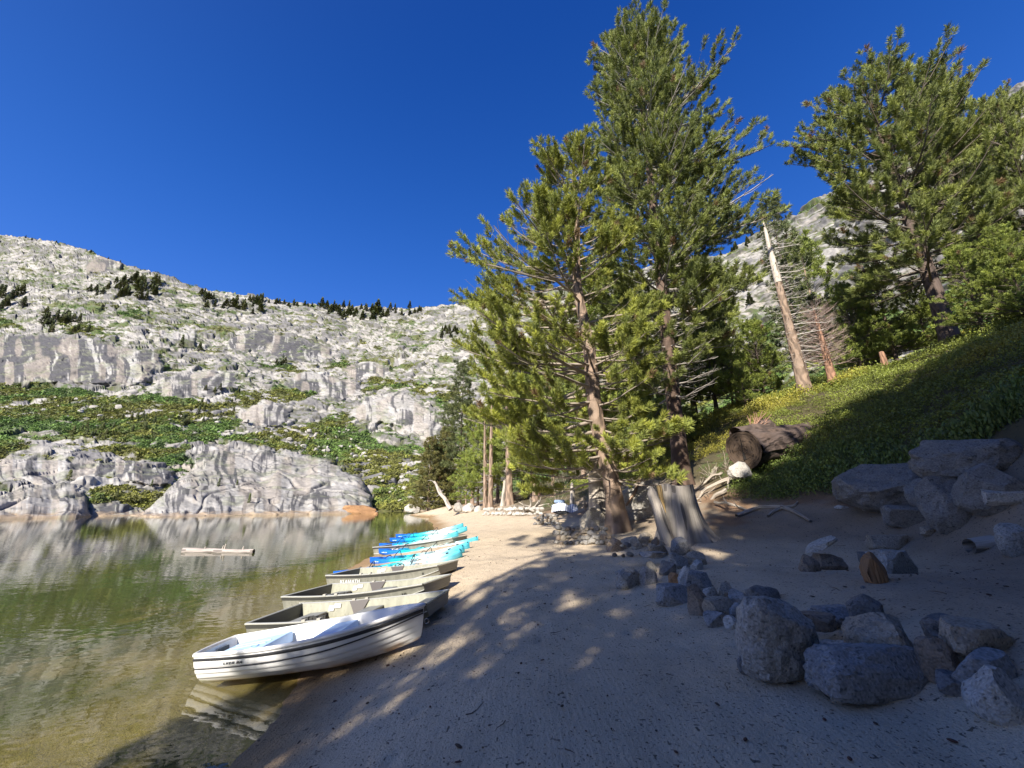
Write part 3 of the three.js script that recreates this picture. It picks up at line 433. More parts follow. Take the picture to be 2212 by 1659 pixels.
// the broad pine on the right
const broad = conifer({ name: 'broad_pine', clump: -0.34, label: 'broad round-topped pine with dark trunk on the right hillside', seed: 47, h: 23, r: 0.50, base: 0.22, bark: 'dark', limb: 'dark', green: 'blue', tuft: 0.56, step: 0.30, per: 4.6, gapY: 0.68, subs: 2.2, fan: 1.3, flare: 0.35, taper: 0.7, curl: 0.3,
  bend: (t) => [-0.5 * t, 0], R: (t, az) => (t > 0.75 ? lerp(4.6, 1.4, (t - 0.75) / 0.25) : t > 0.15 ? lerp(5.5, 4.6, (t - 0.15) / 0.6) : lerp(4.4, 5.5, t / 0.15)) * (1 + 0.15 * Math.sin(3 * az + t * 20)), el: (t) => lerp(-0.12, 0.5, t), bare: 0.36 });
stand(broad, 23, 2060, 22, 185, 0.4);

// protos for the woods; every further tree is a copy
const protoA = conifer({ name: 'shore_pine', label: 'olive brown pine standing at the far end of the beach by the water', seed: 51, h: 14, r: 0.24, base: 0.06, bark: 'tan', limb: 'grey', green: 'brown', tuft: 0.62, step: 0.32, per: 4.8, gapY: 0.5, subs: 2.2, R: (t) => 3.0 * (1 - t) * (0.75 + 0.25 * Math.sin(t * 31)) + 0.5, el: (t) => lerp(-0.25, 0.6, t), bare: 0.2, twigs: 0.4, spray: true, group: null });
const protoB = conifer({ name: 'forest_pine', clump: -0.25, label: 'bushy green pine at the edge of the grove behind the beach', seed: 53, h: 16, r: 0.26, base: 0.2, bark: 'tan', limb: 'grey', green: 'bright', tuft: 0.64, step: 0.32, per: 5, gapY: 0.5, subs: 2.2, R: (t) => 3.4 * Math.pow(1 - t, 0.7) * (0.8 + 0.25 * Math.sin(t * 27)) + 0.4, el: (t) => lerp(-0.2, 0.7, t), bare: 0.25, twigs: 0.4, spray: true });
const protoC = conifer({ name: 'slender_conifer', label: 'slender sparse conifer rising above the shore trees', seed: 57, h: 18, r: 0.2, base: 0.25, bark: 'dark', limb: 'grey', green: 'dark', tuft: 0.6, step: 0.34, per: 4, gapY: 0.6, subs: 2, R: (t) => 2.0 * Math.pow(1 - t, 0.6) * (0.7 + 0.4 * Math.sin(t * 40)) + 0.4, el: (t) => lerp(-0.25, 0.5, t), bare: 0.2, twigs: 0.3, spray: true });
const protoD = conifer({ name: 'green_pine', clump: -0.2, label: 'fresh green pine with fine level sprays above the hillside shrubs', seed: 59, h: 12, r: 0.22, base: 0.16, bark: 'dark', limb: 'dark', green: 'bright', tuft: 0.5, step: 0.26, per: 5, gapY: 0.42, subs: 2.6, R: (t) => 3.6 * Math.pow(1 - t, 0.6) * (0.85 + 0.2 * Math.sin(t * 29)) + 0.3, el: (t) => lerp(-0.05, 0.6, t), bare: 0.2, twigs: 0.5, spray: true });
const PR = { A: [protoA, 14], B: [protoB, 16], C: [protoC, 18], D: [protoD, 12], T: [tall, 33], L: [lean, 21.5], R: [broad, 23] }, first = {};
const G1 = 'trees of the grove behind the beach', G2 = 'pines on the hillside behind the tall pine', G3 = 'pines on the right hillside';
function plant(k, u, fwd, vTop, yaw, wide, label, group) { const [p, h] = PR[k]; let t = p; if (first[k] || 'TLR'.includes(k)) t = copy(p, label, group); else { first[k] = 1; t.userData.label = label; if (group) t.userData.group = group; } return stand(t, h, u, fwd, vTop, yaw, wide); }
plant('A', 924, 62, 950, 0, 1.25, 'olive brown pine at the far end of the beach, nearest the water', G1);
plant('A', 958, 64, 930, 2, 1.1, 'olive brown pine behind the leaning dead trunk', G1);
plant('C', 991, 60, 790, 1, 1.1, 'slender sparse conifer rising highest above the far end of the beach', G1);
plant('C', 960, 66, 880, 3, 1.0, 'shorter slender conifer left of the tallest one at the beach end', G1);
plant('B', 1006, 50, 985, 0.5, 1.1, 'low bushy green pine right of the leaning dead trunk', G1);
plant('B', 1032, 52, 930, 2.5, 1.0, 'bushy green pine left of the pale twin trunks', G1);
for (const [k, u, f, v, y, w] of [['B', 1050, 46, 880, 1, 1], ['B', 1098, 44, 830, 3, 1], ['C', 1075, 50, 830, 2, 1.3], ['B', 1150, 46, 800, 4, 1.1], ['B', 1196, 41, 790, 5, 1], ['C', 1230, 44, 720, 0, 1.4], ['B', 1262, 38, 760, 1.7, 1.1], ['C', 1130, 52, 800, 5, 1.4], ['B', 1020, 58, 900, 4, 1.1]]) plant(k, u, f, v, y, w, 'pine in the thick of the shady grove behind the beach', G1).userData.group = 'pines in the thick of the grove';
for (const [k, u, f, v, y, w, l] of [['B', 1330, 33, 575, 1, 1.05, 'green pine filling the gap between the leaning and the tallest pine'], ['D', 1400, 30, 640, 2, 1, 'green pine close behind the tallest pine on its left'], ['C', 1285, 40, 600, 2, 1.5, 'dark conifer behind the trunk of the leaning pine'], ['B', 1505, 33, 555, 3, 0.95, 'pointed green pine just right of the tallest pine'], ['D', 1550, 30, 660, 4, 0.95, 'green pine with grey twigs above the fallen log'], ['D', 1612, 28, 775, 5, 0.7, 'low green pine between the tallest pine and the bare snag'], ['C', 1585, 31, 680, 0, 1.0, 'sparse pine with dark trunk showing above the sunlit shrubs'], ['D', 1455, 28, 800, 1, 0.9, 'low green tree behind the trunk of the tallest pine']]) plant(k, u, f, v, y, w, l, G2);
for (const [k, u, f, v, y, w, l] of [['D', 1942, 27, 590, 0, 1.0, 'rounded fresh green pine with short dark trunk behind the pale stub'], ['D', 1866, 28, 620, 2, 0.75, 'thin green pine on a bent dark trunk left of the pale stub'], ['D', 1890, 30, 640, 1, 1.0, 'green pine behind the thin one on the bent trunk'], ['D', 2015, 27, 610, 4, 0.9, 'green pine just left of the broad pine trunk'], ['D', 2170, 22, 560, 2, 1.0, 'green pine behind the low sprays right of the broad pine'], ['D', 1655, 33, 700, 2, 1.0, 'rounded green pine left of the bare snag'], ['B', 1600, 36, 640, 5, 1.0, 'pine with a full crown between the tallest pine and the bare snag'], ['R', 2190, 25, 200, 2, 0.62, 'pale green pine behind the broad pine at the right edge'], ['D', 2130, 19, 540, 3, 0.95, 'fresh green pine with low sprays in front of the broad pine'], ['D', 2230, 17, 500, 5, 0.9, 'fresh green pine at the right edge above the shrubs'], ['C', 1752, 36, 440, 4, 0.9, 'dark crowned conifer behind the bare snags'], ['R', 2330, 20, 230, 1, 0.7, 'pine reaching in from beyond the right edge'], ['B', 1800, 40, 520, 2, 0.9, 'green pine behind the reddish snag']]) plant(k, u, f, v, y, w, l, G3);
const protoE = conifer({ name: 'high_crowned_pine', label: 'high crowned pine behind the viewpoint that throws the broken shade across the far sand', seed: 88, h: 18.5, r: 0.2, base: 0.76, bark: 'dark', limb: 'grey', green: 'olive', tuft: 0.6, step: 0.32, per: 4, gapY: 0.5, subs: 2.2, clump: -0.1, R: (t) => 2.5 * (1 - 0.6 * t), el: () => 0, bare: 0.2, twigs: 0 }); protoE.position.set(-8.9, groundY(-8.9, 8), 8);
// pines behind the viewpoint, which shade the near sand and the rocks
for (const [k, x, z, h, yaw, w] of [['D', -7.4, 8.5, 13, 0, 0.8], ['R', -4.0, 11, 18, 1, 0.85], ['R', -1.5, 10, 19, 3, 0.9], ['R', 1.5, 9, 21, 4, 0.95], ['R', 5, 9, 22, 5, 1], ['R', 8.5, 9, 23, 0.5, 1], ['R', 12.5, 8, 23, 1.5, 1], ['R', 17, 6, 20, 2.5, 1], ['D', -5.2, 6.3, 9, 1, 0.8], ['D', -3, 6.8, 11, 2, 0.9], ['D', -0.2, 6, 12, 3, 0.9], ['D', 2.6, 6, 12, 4, 0.9], ['D', 5.8, 5.5, 12, 5, 0.95], ['D', 9, 5, 13, 6, 1], ['D', 12.5, 4, 12, 1.3, 1], ['R', -1, 15, 22, 2.2, 1], ['R', 4, 14, 25, 3.3, 1], ['R', 9, 15, 26, 4.4, 1], ['R', 14.5, 13, 26, 5.5, 1], ['R', 20, 10, 24, 0.9, 1]]) {
  const t = copy(PR[k][0], 'pine standing behind the viewpoint, its shade falling on the near sand', 'pines behind the viewpoint'); const s = h / PR[k][1];
  t.position.set(x, groundY(x, z) - 0.1, z); t.rotation.y = yaw; t.scale.set(s * w * 1.15, s, s * w * 1.15);
}
console.log('tufts in protos', TUFTS);

// ---------------------------------------------------------------- boats drawn up along the water's edge
// a surface through rows of points: grid(rows x cols) of Vector3
function sheet(nr, nc, f, uvf, colf) {
  const P = [], UV = [], C = [], I = [];
  for (let i = 0; i < nr; i++) for (let j = 0; j < nc; j++) { const a = i / (nr - 1), b = j / (nc - 1), p = f(a, b); P.push(p.x, p.y, p.z); const w = uvf ? uvf(a, b) : [a, b]; UV.push(w[0], w[1]); if (colf) C.push(...colf(a, b, p)); }
  for (let i = 0; i < nr - 1; i++) for (let j = 0; j < nc - 1; j++) { const p = i * nc + j, q = p + nc; I.push(p, q, p + 1, p + 1, q, q + 1); }
  return geom(P, I, colf ? C : null, UV);
}
const V = (x, y, z) => new THREE.Vector3(x, y, z);
function words(text, w, h, font, color, o = {}) { const c = document.createElement('canvas'); c.width = w; c.height = h; const x = c.getContext('2d'); x.clearRect(0, 0, w, h); x.fillStyle = color; x.font = font; x.textAlign = 'center'; x.textBaseline = 'middle'; if (o.sx) x.setTransform(o.sx, 0, o.skew || 0, 1, w / 2 * (1 - o.sx) - (o.skew || 0) * h / 2, 0); x.fillText(text, w / 2, h / 2); if (o.worn) { x.setTransform(1, 0, 0, 1, 0, 0); o.worn(x); } const t = new THREE.CanvasTexture(c); t.colorSpace = THREE.SRGBColorSpace; return t; }
const letters = (t) => new THREE.MeshStandardMaterial({ map: t, transparent: true, alphaTest: 0.4, roughness: 0.6 });
// put a boat so that its stern and bow rim centres stand at S and B; local x runs from stern to bow over length L
function moor(o, S, B, L) { const X = B.clone().sub(S), len = X.length(); X.normalize(); const Z = new THREE.Vector3().crossVectors(X, new THREE.Vector3(0, 1, 0)).normalize(), Y = new THREE.Vector3().crossVectors(Z, X); const k = len / L; o.matrixAutoUpdate = true; const m = new THREE.Matrix4().makeBasis(X, Y, Z); o.quaternion.setFromRotationMatrix(m); o.position.copy(S); o.scale.set(k, 1, 1); }

{ // white moulded rowing dinghy
  const L = 2.9, B = (t) => 0.36 + (0.52 - 0.36) * Math.sin(Math.min(1, t / 0.45) * Math.PI / 2) - (t > 0.45 ? 0.52 * Math.pow((t - 0.45) / 0.55, 2.6) : 0);
  const sheer = (t) => -0.06 * Math.sin(Math.PI * t) , keel = (t) => lerp(-0.41, -0.50, Math.min(1, t / 0.6)) + (t > 0.62 ? 0.10 * Math.pow((t - 0.62) / 0.38, 2) : 0);
  const EDGE = [0.14, 0.31, 0.47, 0.66];
  const P = (t, q, s, off = 0) => {
    const k = keel(t), y = lerp(k, sheer(t), q), f = sstep(0.55, 1, t), sec = lerp(Math.pow(1 - Math.pow(1 - q, 2.6), 0.5), Math.pow(q, 0.75), f * 0.85);
    let z = (Math.max(0.012, B(t)) ) * sec + off; const stem = lerp(0.952, 1.0, Math.pow(q, 0.45));
    return V(L * t * lerp(1, stem, sstep(0.7, 1, t)), y, s * z);
  };
  const t0 = thing('rowing_boat', 'white moulded rowing boat with two black bands, nearest boat on the sand', 'rowing boat');
  const white = std([0.80, 0.79, 0.77], { roughness: 0.38 }), inner = std([0.80, 0.79, 0.78], { roughness: 0.5 }), black = std([0.03, 0.03, 0.032], { roughness: 0.5 }), blue = std([0.42, 0.60, 0.85], { roughness: 0.55 });
  const qs = [0]; for (let i = 0; i < 5; i++) { const a = i ? EDGE[i - 1] : 0, b = i < 4 ? EDGE[i] : 1; for (let k = 1; k <= 4; k++) qs.push(lerp(a, b, k / 4) - (k === 4 && i < 4 ? 0.006 : 0)); if (i < 4) qs.push(b + 0.006); }
  const lap = (q) => { let i = 0; while (i < 4 && q > EDGE[i]) i++; const a = i ? EDGE[i - 1] : 0, b = i < 4 ? EDGE[i] : 1; return 0.011 * (1 - (q - a) / (b - a)) * (i ? 1 : 0); };
  const side = (s) => sheet(49, qs.length, (a, b) => { const q = qs[Math.round(b * (qs.length - 1))]; return P(a, q, s, lap(q) * (1 - sstep(0.9, 1, a))); }, null, (a, b, p) => { const q = qs[Math.round(b * (qs.length - 1))]; const st = sstep(0.30, 0.02, q + 0.12 * fbm(p.x * 4, p.y * 9, 1, 3)) * sstep(0.0, 0.25, fbm(p.x * 9, p.y * 16, 4, 3) + 0.22); return [lerp(1, 0.62, st), lerp(1, 0.45, st), lerp(1, 0.33, st)]; });
  const hullMat = white.clone(); hullMat.vertexColors = true; hullMat.side = THREE.DoubleSide;
  const tr = sheet(12, 17, (a, b) => { const s = b * 2 - 1, p = P(0, a, 1); return V(-0.0 - 0.05 * a * (1 - s * s), p.y, p.z * s); }, null, () => [1, 1, 1]);
  mesh('hull', merge([side(1), side(-1), tr]), hullMat, t0);
  const IN = (t, q, s) => { const p = P(t, q, s, 0); const z = Math.max(0, Math.abs(p.z) - 0.03); return V(Math.min(Math.max(p.x, 0.03), L - 0.05), Math.max(p.y, keel(t) + 0.05), s * z); };
  const im = inner.clone(); im.side = THREE.DoubleSide;
  mesh('inner_shell', merge([sheet(40, 14, (a, b) => IN(a, b, 1)), sheet(40, 14, (a, b) => IN(a, b, -1)), sheet(8, 12, (a, b) => { const p = P(0, a, 1), s = b * 2 - 1; return V(0.035, Math.max(p.y, keel(0) + 0.05), (Math.max(0, p.z - 0.03)) * s); })]), im, t0);
  const rim = []; for (let i = 0; i <= 40; i++) { const p = P(i / 40, 1, 1, -0.005); rim.push(p); } for (let i = 39; i >= 0; i--) rim.push(P(i / 40, 1, -1, -0.005)); for (let i = 1; i < 8; i++) { const s = -1 + i / 4, p = P(0, 1, 1, -0.005); rim.push(V(-0.05 * (1 - s * s), p.y, p.z * s)); } rim.push(rim[0].clone());
  mesh('gunwale', tube(rim, rim.map(() => 0.026), 8), white, t0);
  const band = (q0, q1, name) => { for (const s of [1, -1]) mesh(name, sheet(49, 3, (a, b) => P(a, lerp(q0(a), q1(a), b), s, 0.014 + (b === 0.5 ? 0.006 : 0))), Object.assign(black.clone(), { side: THREE.DoubleSide }), t0); };
  band((t) => lerp(0.84, 0.80, t), (t) => lerp(0.915, 0.90, t), 'rub_band'); band((t) => lerp(0.60, 0.745, t * t), (t) => lerp(0.635, 0.785, t * t), 'rub_band');
  // seats
  const seat = (a0, a1, y) => { const sh = new THREE.Shape(), n = 8, w = (t) => Math.max(0.05, Math.abs(P(t, clamp((y - 0.17 - keel(t)) / (sheer(t) - keel(t))), 1).z) - 0.03); for (let i = 0; i <= n; i++) { const t = lerp(a0, a1, i / n); sh[i ? 'lineTo' : 'moveTo'](t * L, -w(t)); } for (let i = n; i >= 0; i--) { const t = lerp(a0, a1, i / n); sh.lineTo(t * L, w(t)); } const g = new THREE.ExtrudeGeometry(sh, { depth: 0.11, bevelEnabled: true, bevelSize: 0.012, bevelThickness: 0.012, bevelSegments: 2 }); g.rotateX(Math.PI / 2); g.translate(0, y, 0); return g; };
  const st = mesh('stern_seat', seat(0.05, 0.275, -0.09), blue, t0); const cup = mesh('cup_hole', new THREE.TorusGeometry(0.045, 0.010, 8, 20).rotateX(Math.PI / 2).translate(0.62, -0.075, 0.12), std([0.30, 0.45, 0.68]), st); mesh('moulded_rib', new RoundedBoxGeometry(0.5, 0.012, 0.02, 2, 0.005).translate(0.46, -0.074, -0.1), blue, st); mesh('moulded_rib', new RoundedBoxGeometry(0.5, 0.012, 0.02, 2, 0.005).translate(0.46, -0.074, 0.02), blue, st);
  mesh('middle_seat', seat(0.50, 0.61, -0.11), blue, t0);
  mesh('motor_pad', new RoundedBoxGeometry(0.025, 0.19, 0.22, 2, 0.01).translate(0.055, -0.14, -0.05), std([0.06, 0.075, 0.09], { roughness: 0.6 }), t0);
  mesh('rolled_strap', new THREE.CylinderGeometry(0.045, 0.045, 0.20, 18).rotateX(Math.PI / 2).translate(0.11, -0.13, -0.06), std([0.35, 0.38, 0.42]), t0);
  const lab = (x, y, z, c1, name, ry) => { const g = mesh(name, new THREE.BoxGeometry(0.11, 0.09, 0.004).rotateY(ry).translate(x, y, z), std(c1, { roughness: 0.5 }), t0); return g; };
  lab(0.046, -0.10, 0.22, [0.42, 0.25, 0.10], 'warning_label', Math.PI / 2); lab(0.20, -0.13, -0.385, [0.62, 0.60, 0.56], 'warning_label', -0.12); mesh('warning_stripe', new THREE.BoxGeometry(0.11, 0.025, 0.004).rotateY(-0.12).translate(0.20, -0.103, -0.381), std([0.5, 0.06, 0.05]), t0);
  const wt = words('\u2019LKER BA', 512, 96, 'italic bold 84px sans-serif', '#20242c', { worn: (x) => { x.globalCompositeOperation = 'destination-out'; for (let i = 0; i < 60; i++) x.fillRect((i * 97) % 512, (i * 53) % 96, 6 + (i % 9), 2 + (i % 4)); } });
  mesh('lettering', sheet(13, 3, (a, b) => P(lerp(0.125, 0.275, a), lerp(0.68, 0.795, b), 1, 0.016), (a, b) => [a, b]), letters(wt), t0);
  mesh('bow_ring', new THREE.TorusGeometry(0.03, 0.007, 6, 16).translate(L + 0.01, -0.20, 0), std([0.25, 0.25, 0.26], { metalness: 0.8, roughness: 0.4 }), t0);
  const S = atY(431, 1414, 0.30).lerp(atY(499, 1377, 0.30), 0.5), Bw = atY(916, 1306, 0.84); moor(t0, S, Bw, L); console.log('rowboat', S.toArray(), Bw.toArray(), groundY(Bw.x - 0.1, Bw.z));
}

// flat-bottomed aluminium boats with squared bows
const paint = dataTex(256, 256, (i, j) => { const x = i / 256, y = j / 256, k = 0.86 + 0.22 * (tnoise(x * 6, y * 6, 6, 81) - 0.5) + 0.18 * (tnoise(x * 30, y * 10, 30, 83, 10) - 0.5) - (tnoise(x * 50, y * 50, 50, 85) > 0.88 ? 0.2 : 0); return [k, k, k * 0.98]; }, true);
function jonBoat(label, num, corners, yS, yB, o = {}) {
  const L = 3.0, H = 0.48, [sn, sf, bn, bf] = corners;
  const SN = atY(...sn, yS), SF = atY(...sf, yS), BN = atY(...bn, yB), BF = atY(...bf, yB), S = SN.clone().lerp(SF, 0.5), Bc = BN.clone().lerp(BF, 0.5);
  const ws = 0.64, wb = o.wb || 0.50;
  const top = (t) => lerp(ws, wb, Math.pow(t, 2.2)) + 0.05 * Math.sin(Math.PI * Math.min(1, t * 1.1)), bot = (t) => top(t) - lerp(0.13, 0.10, t), yb = (t) => -H + (t > 0.62 ? 0.30 * Math.pow((t - 0.62) / 0.38, 1.7) : 0), yt = (t) => -0.05 * Math.sin(Math.PI * t);
  const P = (t, q, s, off = 0) => V(L * t, lerp(yb(t), yt(t), q), s * (lerp(bot(t), top(t), q) + off + (q > 0.42 && q < 0.50 ? 0.012 : 0)));
  const g = thing('jon_boat', label, 'jon boat', [0, 0, 0], 'aluminium jon boats on the beach');
  const skin = std([0.26, 0.257, 0.215], { map: paint, roughness: 0.5, side: THREE.DoubleSide }), liner = std([0.35, 0.35, 0.275], { map: paint, roughness: 0.6, side: THREE.DoubleSide }), rail = std([0.55, 0.55, 0.50], { roughness: 0.35, metalness: 0.3 }), dark = std([0.045, 0.045, 0.04], { roughness: 0.6, side: THREE.DoubleSide }), bench = std([0.27, 0.275, 0.265], { map: paint, roughness: 0.55 });
  const QS = [0, 0.40, 0.43, 0.49, 0.52, 0.8, 1], U = (a, b) => [a * 3, b * 0.5];
  mesh('hull', merge([...[1, -1].map((s) => sheet(40, QS.length, (a, b) => P(a, QS[Math.round(b * (QS.length - 1))], s), U)), sheet(40, 5, (a, b) => { const p = P(a, 0, 1); return V(p.x, p.y, p.z * (b * 2 - 1)); }, U), sheet(3, 5, (a, b) => { const p = P(1, a, 1); return V(p.x, p.y, p.z * (b * 2 - 1)); }, U), sheet(3, 5, (a, b) => { const p = P(0, a, 1); return V(p.x, p.y, p.z * (b * 2 - 1)); }, U)]), skin, g);
  const I = (t, q, s) => { const p = P(t, q, s, -0.022); return V(clamp(p.x, 0.025, L - 0.025), Math.max(p.y, yb(t) + 0.03), p.z); };
  mesh('liner', merge([...[1, -1].map((s) => sheet(30, QS.length, (a, b) => I(a, QS[Math.round(b * (QS.length - 1))], s), U)), sheet(30, 5, (a, b) => { const p = I(a, 0, 1); return V(p.x, p.y + 0.004, p.z * (b * 2 - 1)); }, U)]), liner, g);
  mesh('transom', merge([sheet(3, 5, (a, b) => { const p = P(0, a, 1, -0.02); return V(0.03, Math.max(p.y, -H + 0.02), p.z * (b * 2 - 1)); }, U)]), std([0.12, 0.12, 0.11], { roughness: 0.5, side: THREE.DoubleSide, map: paint }), g);  // inner transom face darker than the liner: its shade is put into the paint
  for (const s of [1, -1]) { const r = []; for (let i = 0; i <= 24; i++) r.push(P(i / 24, 1, s, 0.004)); mesh('gunwale_rail', tube(r, r.map(() => 0.017), 6), rail, g); mesh('dark_band', sheet(30, 3, (a, b) => P(a, lerp(0.86, 0.955, b), s, 0.010)), dark, g); mesh('spray_rail', sheet(30, 3, (a, b) => P(a, lerp(0.40, 0.50, b), s, b === 0.5 ? 0.02 : 0.004)), rail, g); }  // dark band along each side just below the gunwale rail
  for (const t of [0, 1]) { const p = P(t, 1, 1), r = [V(p.x, p.y, p.z), V(p.x, p.y, 0), V(p.x, p.y, -p.z)]; mesh('end_rail', tube(r, [0.017, 0.017, 0.017], 6), rail, g); }
  for (const [a, w, y] of [[0.08, 0.34, -0.17], [0.47, 0.30, -0.16], [0.86, 0.24, -0.10]]) { const z = lerp(bot(a), top(a), 0.6) - 0.03; const b = mesh('bench', new RoundedBoxGeometry(w, 0.03, z * 2, 2, 0.008).translate(L * a + w / 2, y, 0), bench, g); for (const e of [0, 1]) mesh('bench_face', new THREE.BoxGeometry(0.012, -yb(a) + y - 0.05, z * 2 - 0.04).translate(L * a + 0.02 + e * (w - 0.04), (y + yb(a)) / 2, 0), bench, b); }
  for (const s of [1, -1]) { // triangular oarlock plates with their two lugs
    const sh = new THREE.Shape(); sh.moveTo(-0.20, 0); sh.lineTo(0.20, 0); sh.quadraticCurveTo(0.11, -0.14, 0.035, -0.30); sh.quadraticCurveTo(0, -0.35, -0.035, -0.30); sh.quadraticCurveTo(-0.11, -0.14, -0.20, 0);
    const e = new THREE.ExtrudeGeometry(sh, { depth: 0.012, bevelEnabled: false }); e.rotateX(s * 0.30); e.translate(L * 0.40, yt(0.4) + 0.01, s * (top(0.4) - 0.035) - (s > 0 ? 0.012 : 0));
    const p = mesh('oarlock_plate', e, std([0.085, 0.075, 0.07], { roughness: 0.55 }), g); for (const k of [-1, 1]) mesh('lug', new THREE.BoxGeometry(0.06, 0.035, 0.05).translate(L * 0.40 + k * 0.13, yt(0.4) + 0.022, s * top(0.4)), std([0.40, 0.38, 0.33]), p);
  }
  mesh('safety_plate', new THREE.BoxGeometry(0.10, 0.09, 0.004).rotateX(-0.3).translate(L * 0.215, -0.12, -(lerp(bot(0.2), top(0.2), 0.72) - 0.03)), std([0.75, 0.74, 0.70]), g);
  mesh('safety_plate', new THREE.BoxGeometry(0.13, 0.07, 0.004).rotateX(-0.3).translate(L * 0.255, -0.09, -(lerp(bot(0.25), top(0.25), 0.8) - 0.03)), std([0.75, 0.74, 0.70]), g);
  const cl = []; const R = rng(91 + corners[0][0]); for (let i = 0; i < 9; i++) cl.push(new THREE.BoxGeometry(0.04 + 0.08 * R(), 0.03 + 0.03 * R(), 0.05).translate(L * 0.19 + 0.06 + 0.045 * i, -0.135 + 0.02 * R(), 0.05 + 0.05 * R()));
  mesh('seat_hardware', merge(cl), dark, g);
  const ft = words('KLAMATH', 512, 128, 'italic bold 104px sans-serif', '#e8e8e2');
  mesh('lettering', sheet(5, 2, (a, b) => P(lerp(0.135, 0.345, a), lerp(0.55, 0.83, b), 1, 0.012), (a, b) => [a, b]), letters(ft), g);
  if (num) mesh('number', sheet(3, 2, (a, b) => P(lerp(0.855, 0.895, a), lerp(0.50, 0.72, b), 1, 0.012), (a, b) => [a, b]), letters(words(num, 128, 96, 'bold 92px serif', '#101010')), g);
  moor(g, S, Bc, L); g.scale.z = clamp(SN.distanceTo(SF) / 2 / ws, 0.85, 1.15); console.log('jon', S.toArray().map((x) => +x.toFixed(2)), Bc.toArray().map((x) => +x.toFixed(2)), 'w', SN.distanceTo(SF).toFixed(2), BN.distanceTo(BF).toFixed(2), 'ground', groundY(Bc.x, Bc.z).toFixed(2));
  return g;
}
jonBoat('olive grey jon boat nearest the white rowing boat', '', [[532, 1348], [651, 1304], [926, 1309], [964, 1272]], 0.33, 0.70);
jonBoat('olive grey jon boat marked 10 near its bow, second of the row', '10', [[620, 1290], [707, 1261], [931, 1262], [959, 1241]], 0.33, 0.74);
jonBoat('olive grey jon boat marked 8, lying against the first group of kayaks', '8', [[716, 1244], [766, 1227], [957, 1223], [979, 1209]], 0.40, 0.78);
jonBoat('grey jon boat lying between the two groups of blue kayaks', '', [[818, 1183], [843, 1174], [986, 1164], [1001, 1155]], 0.33, 0.80);

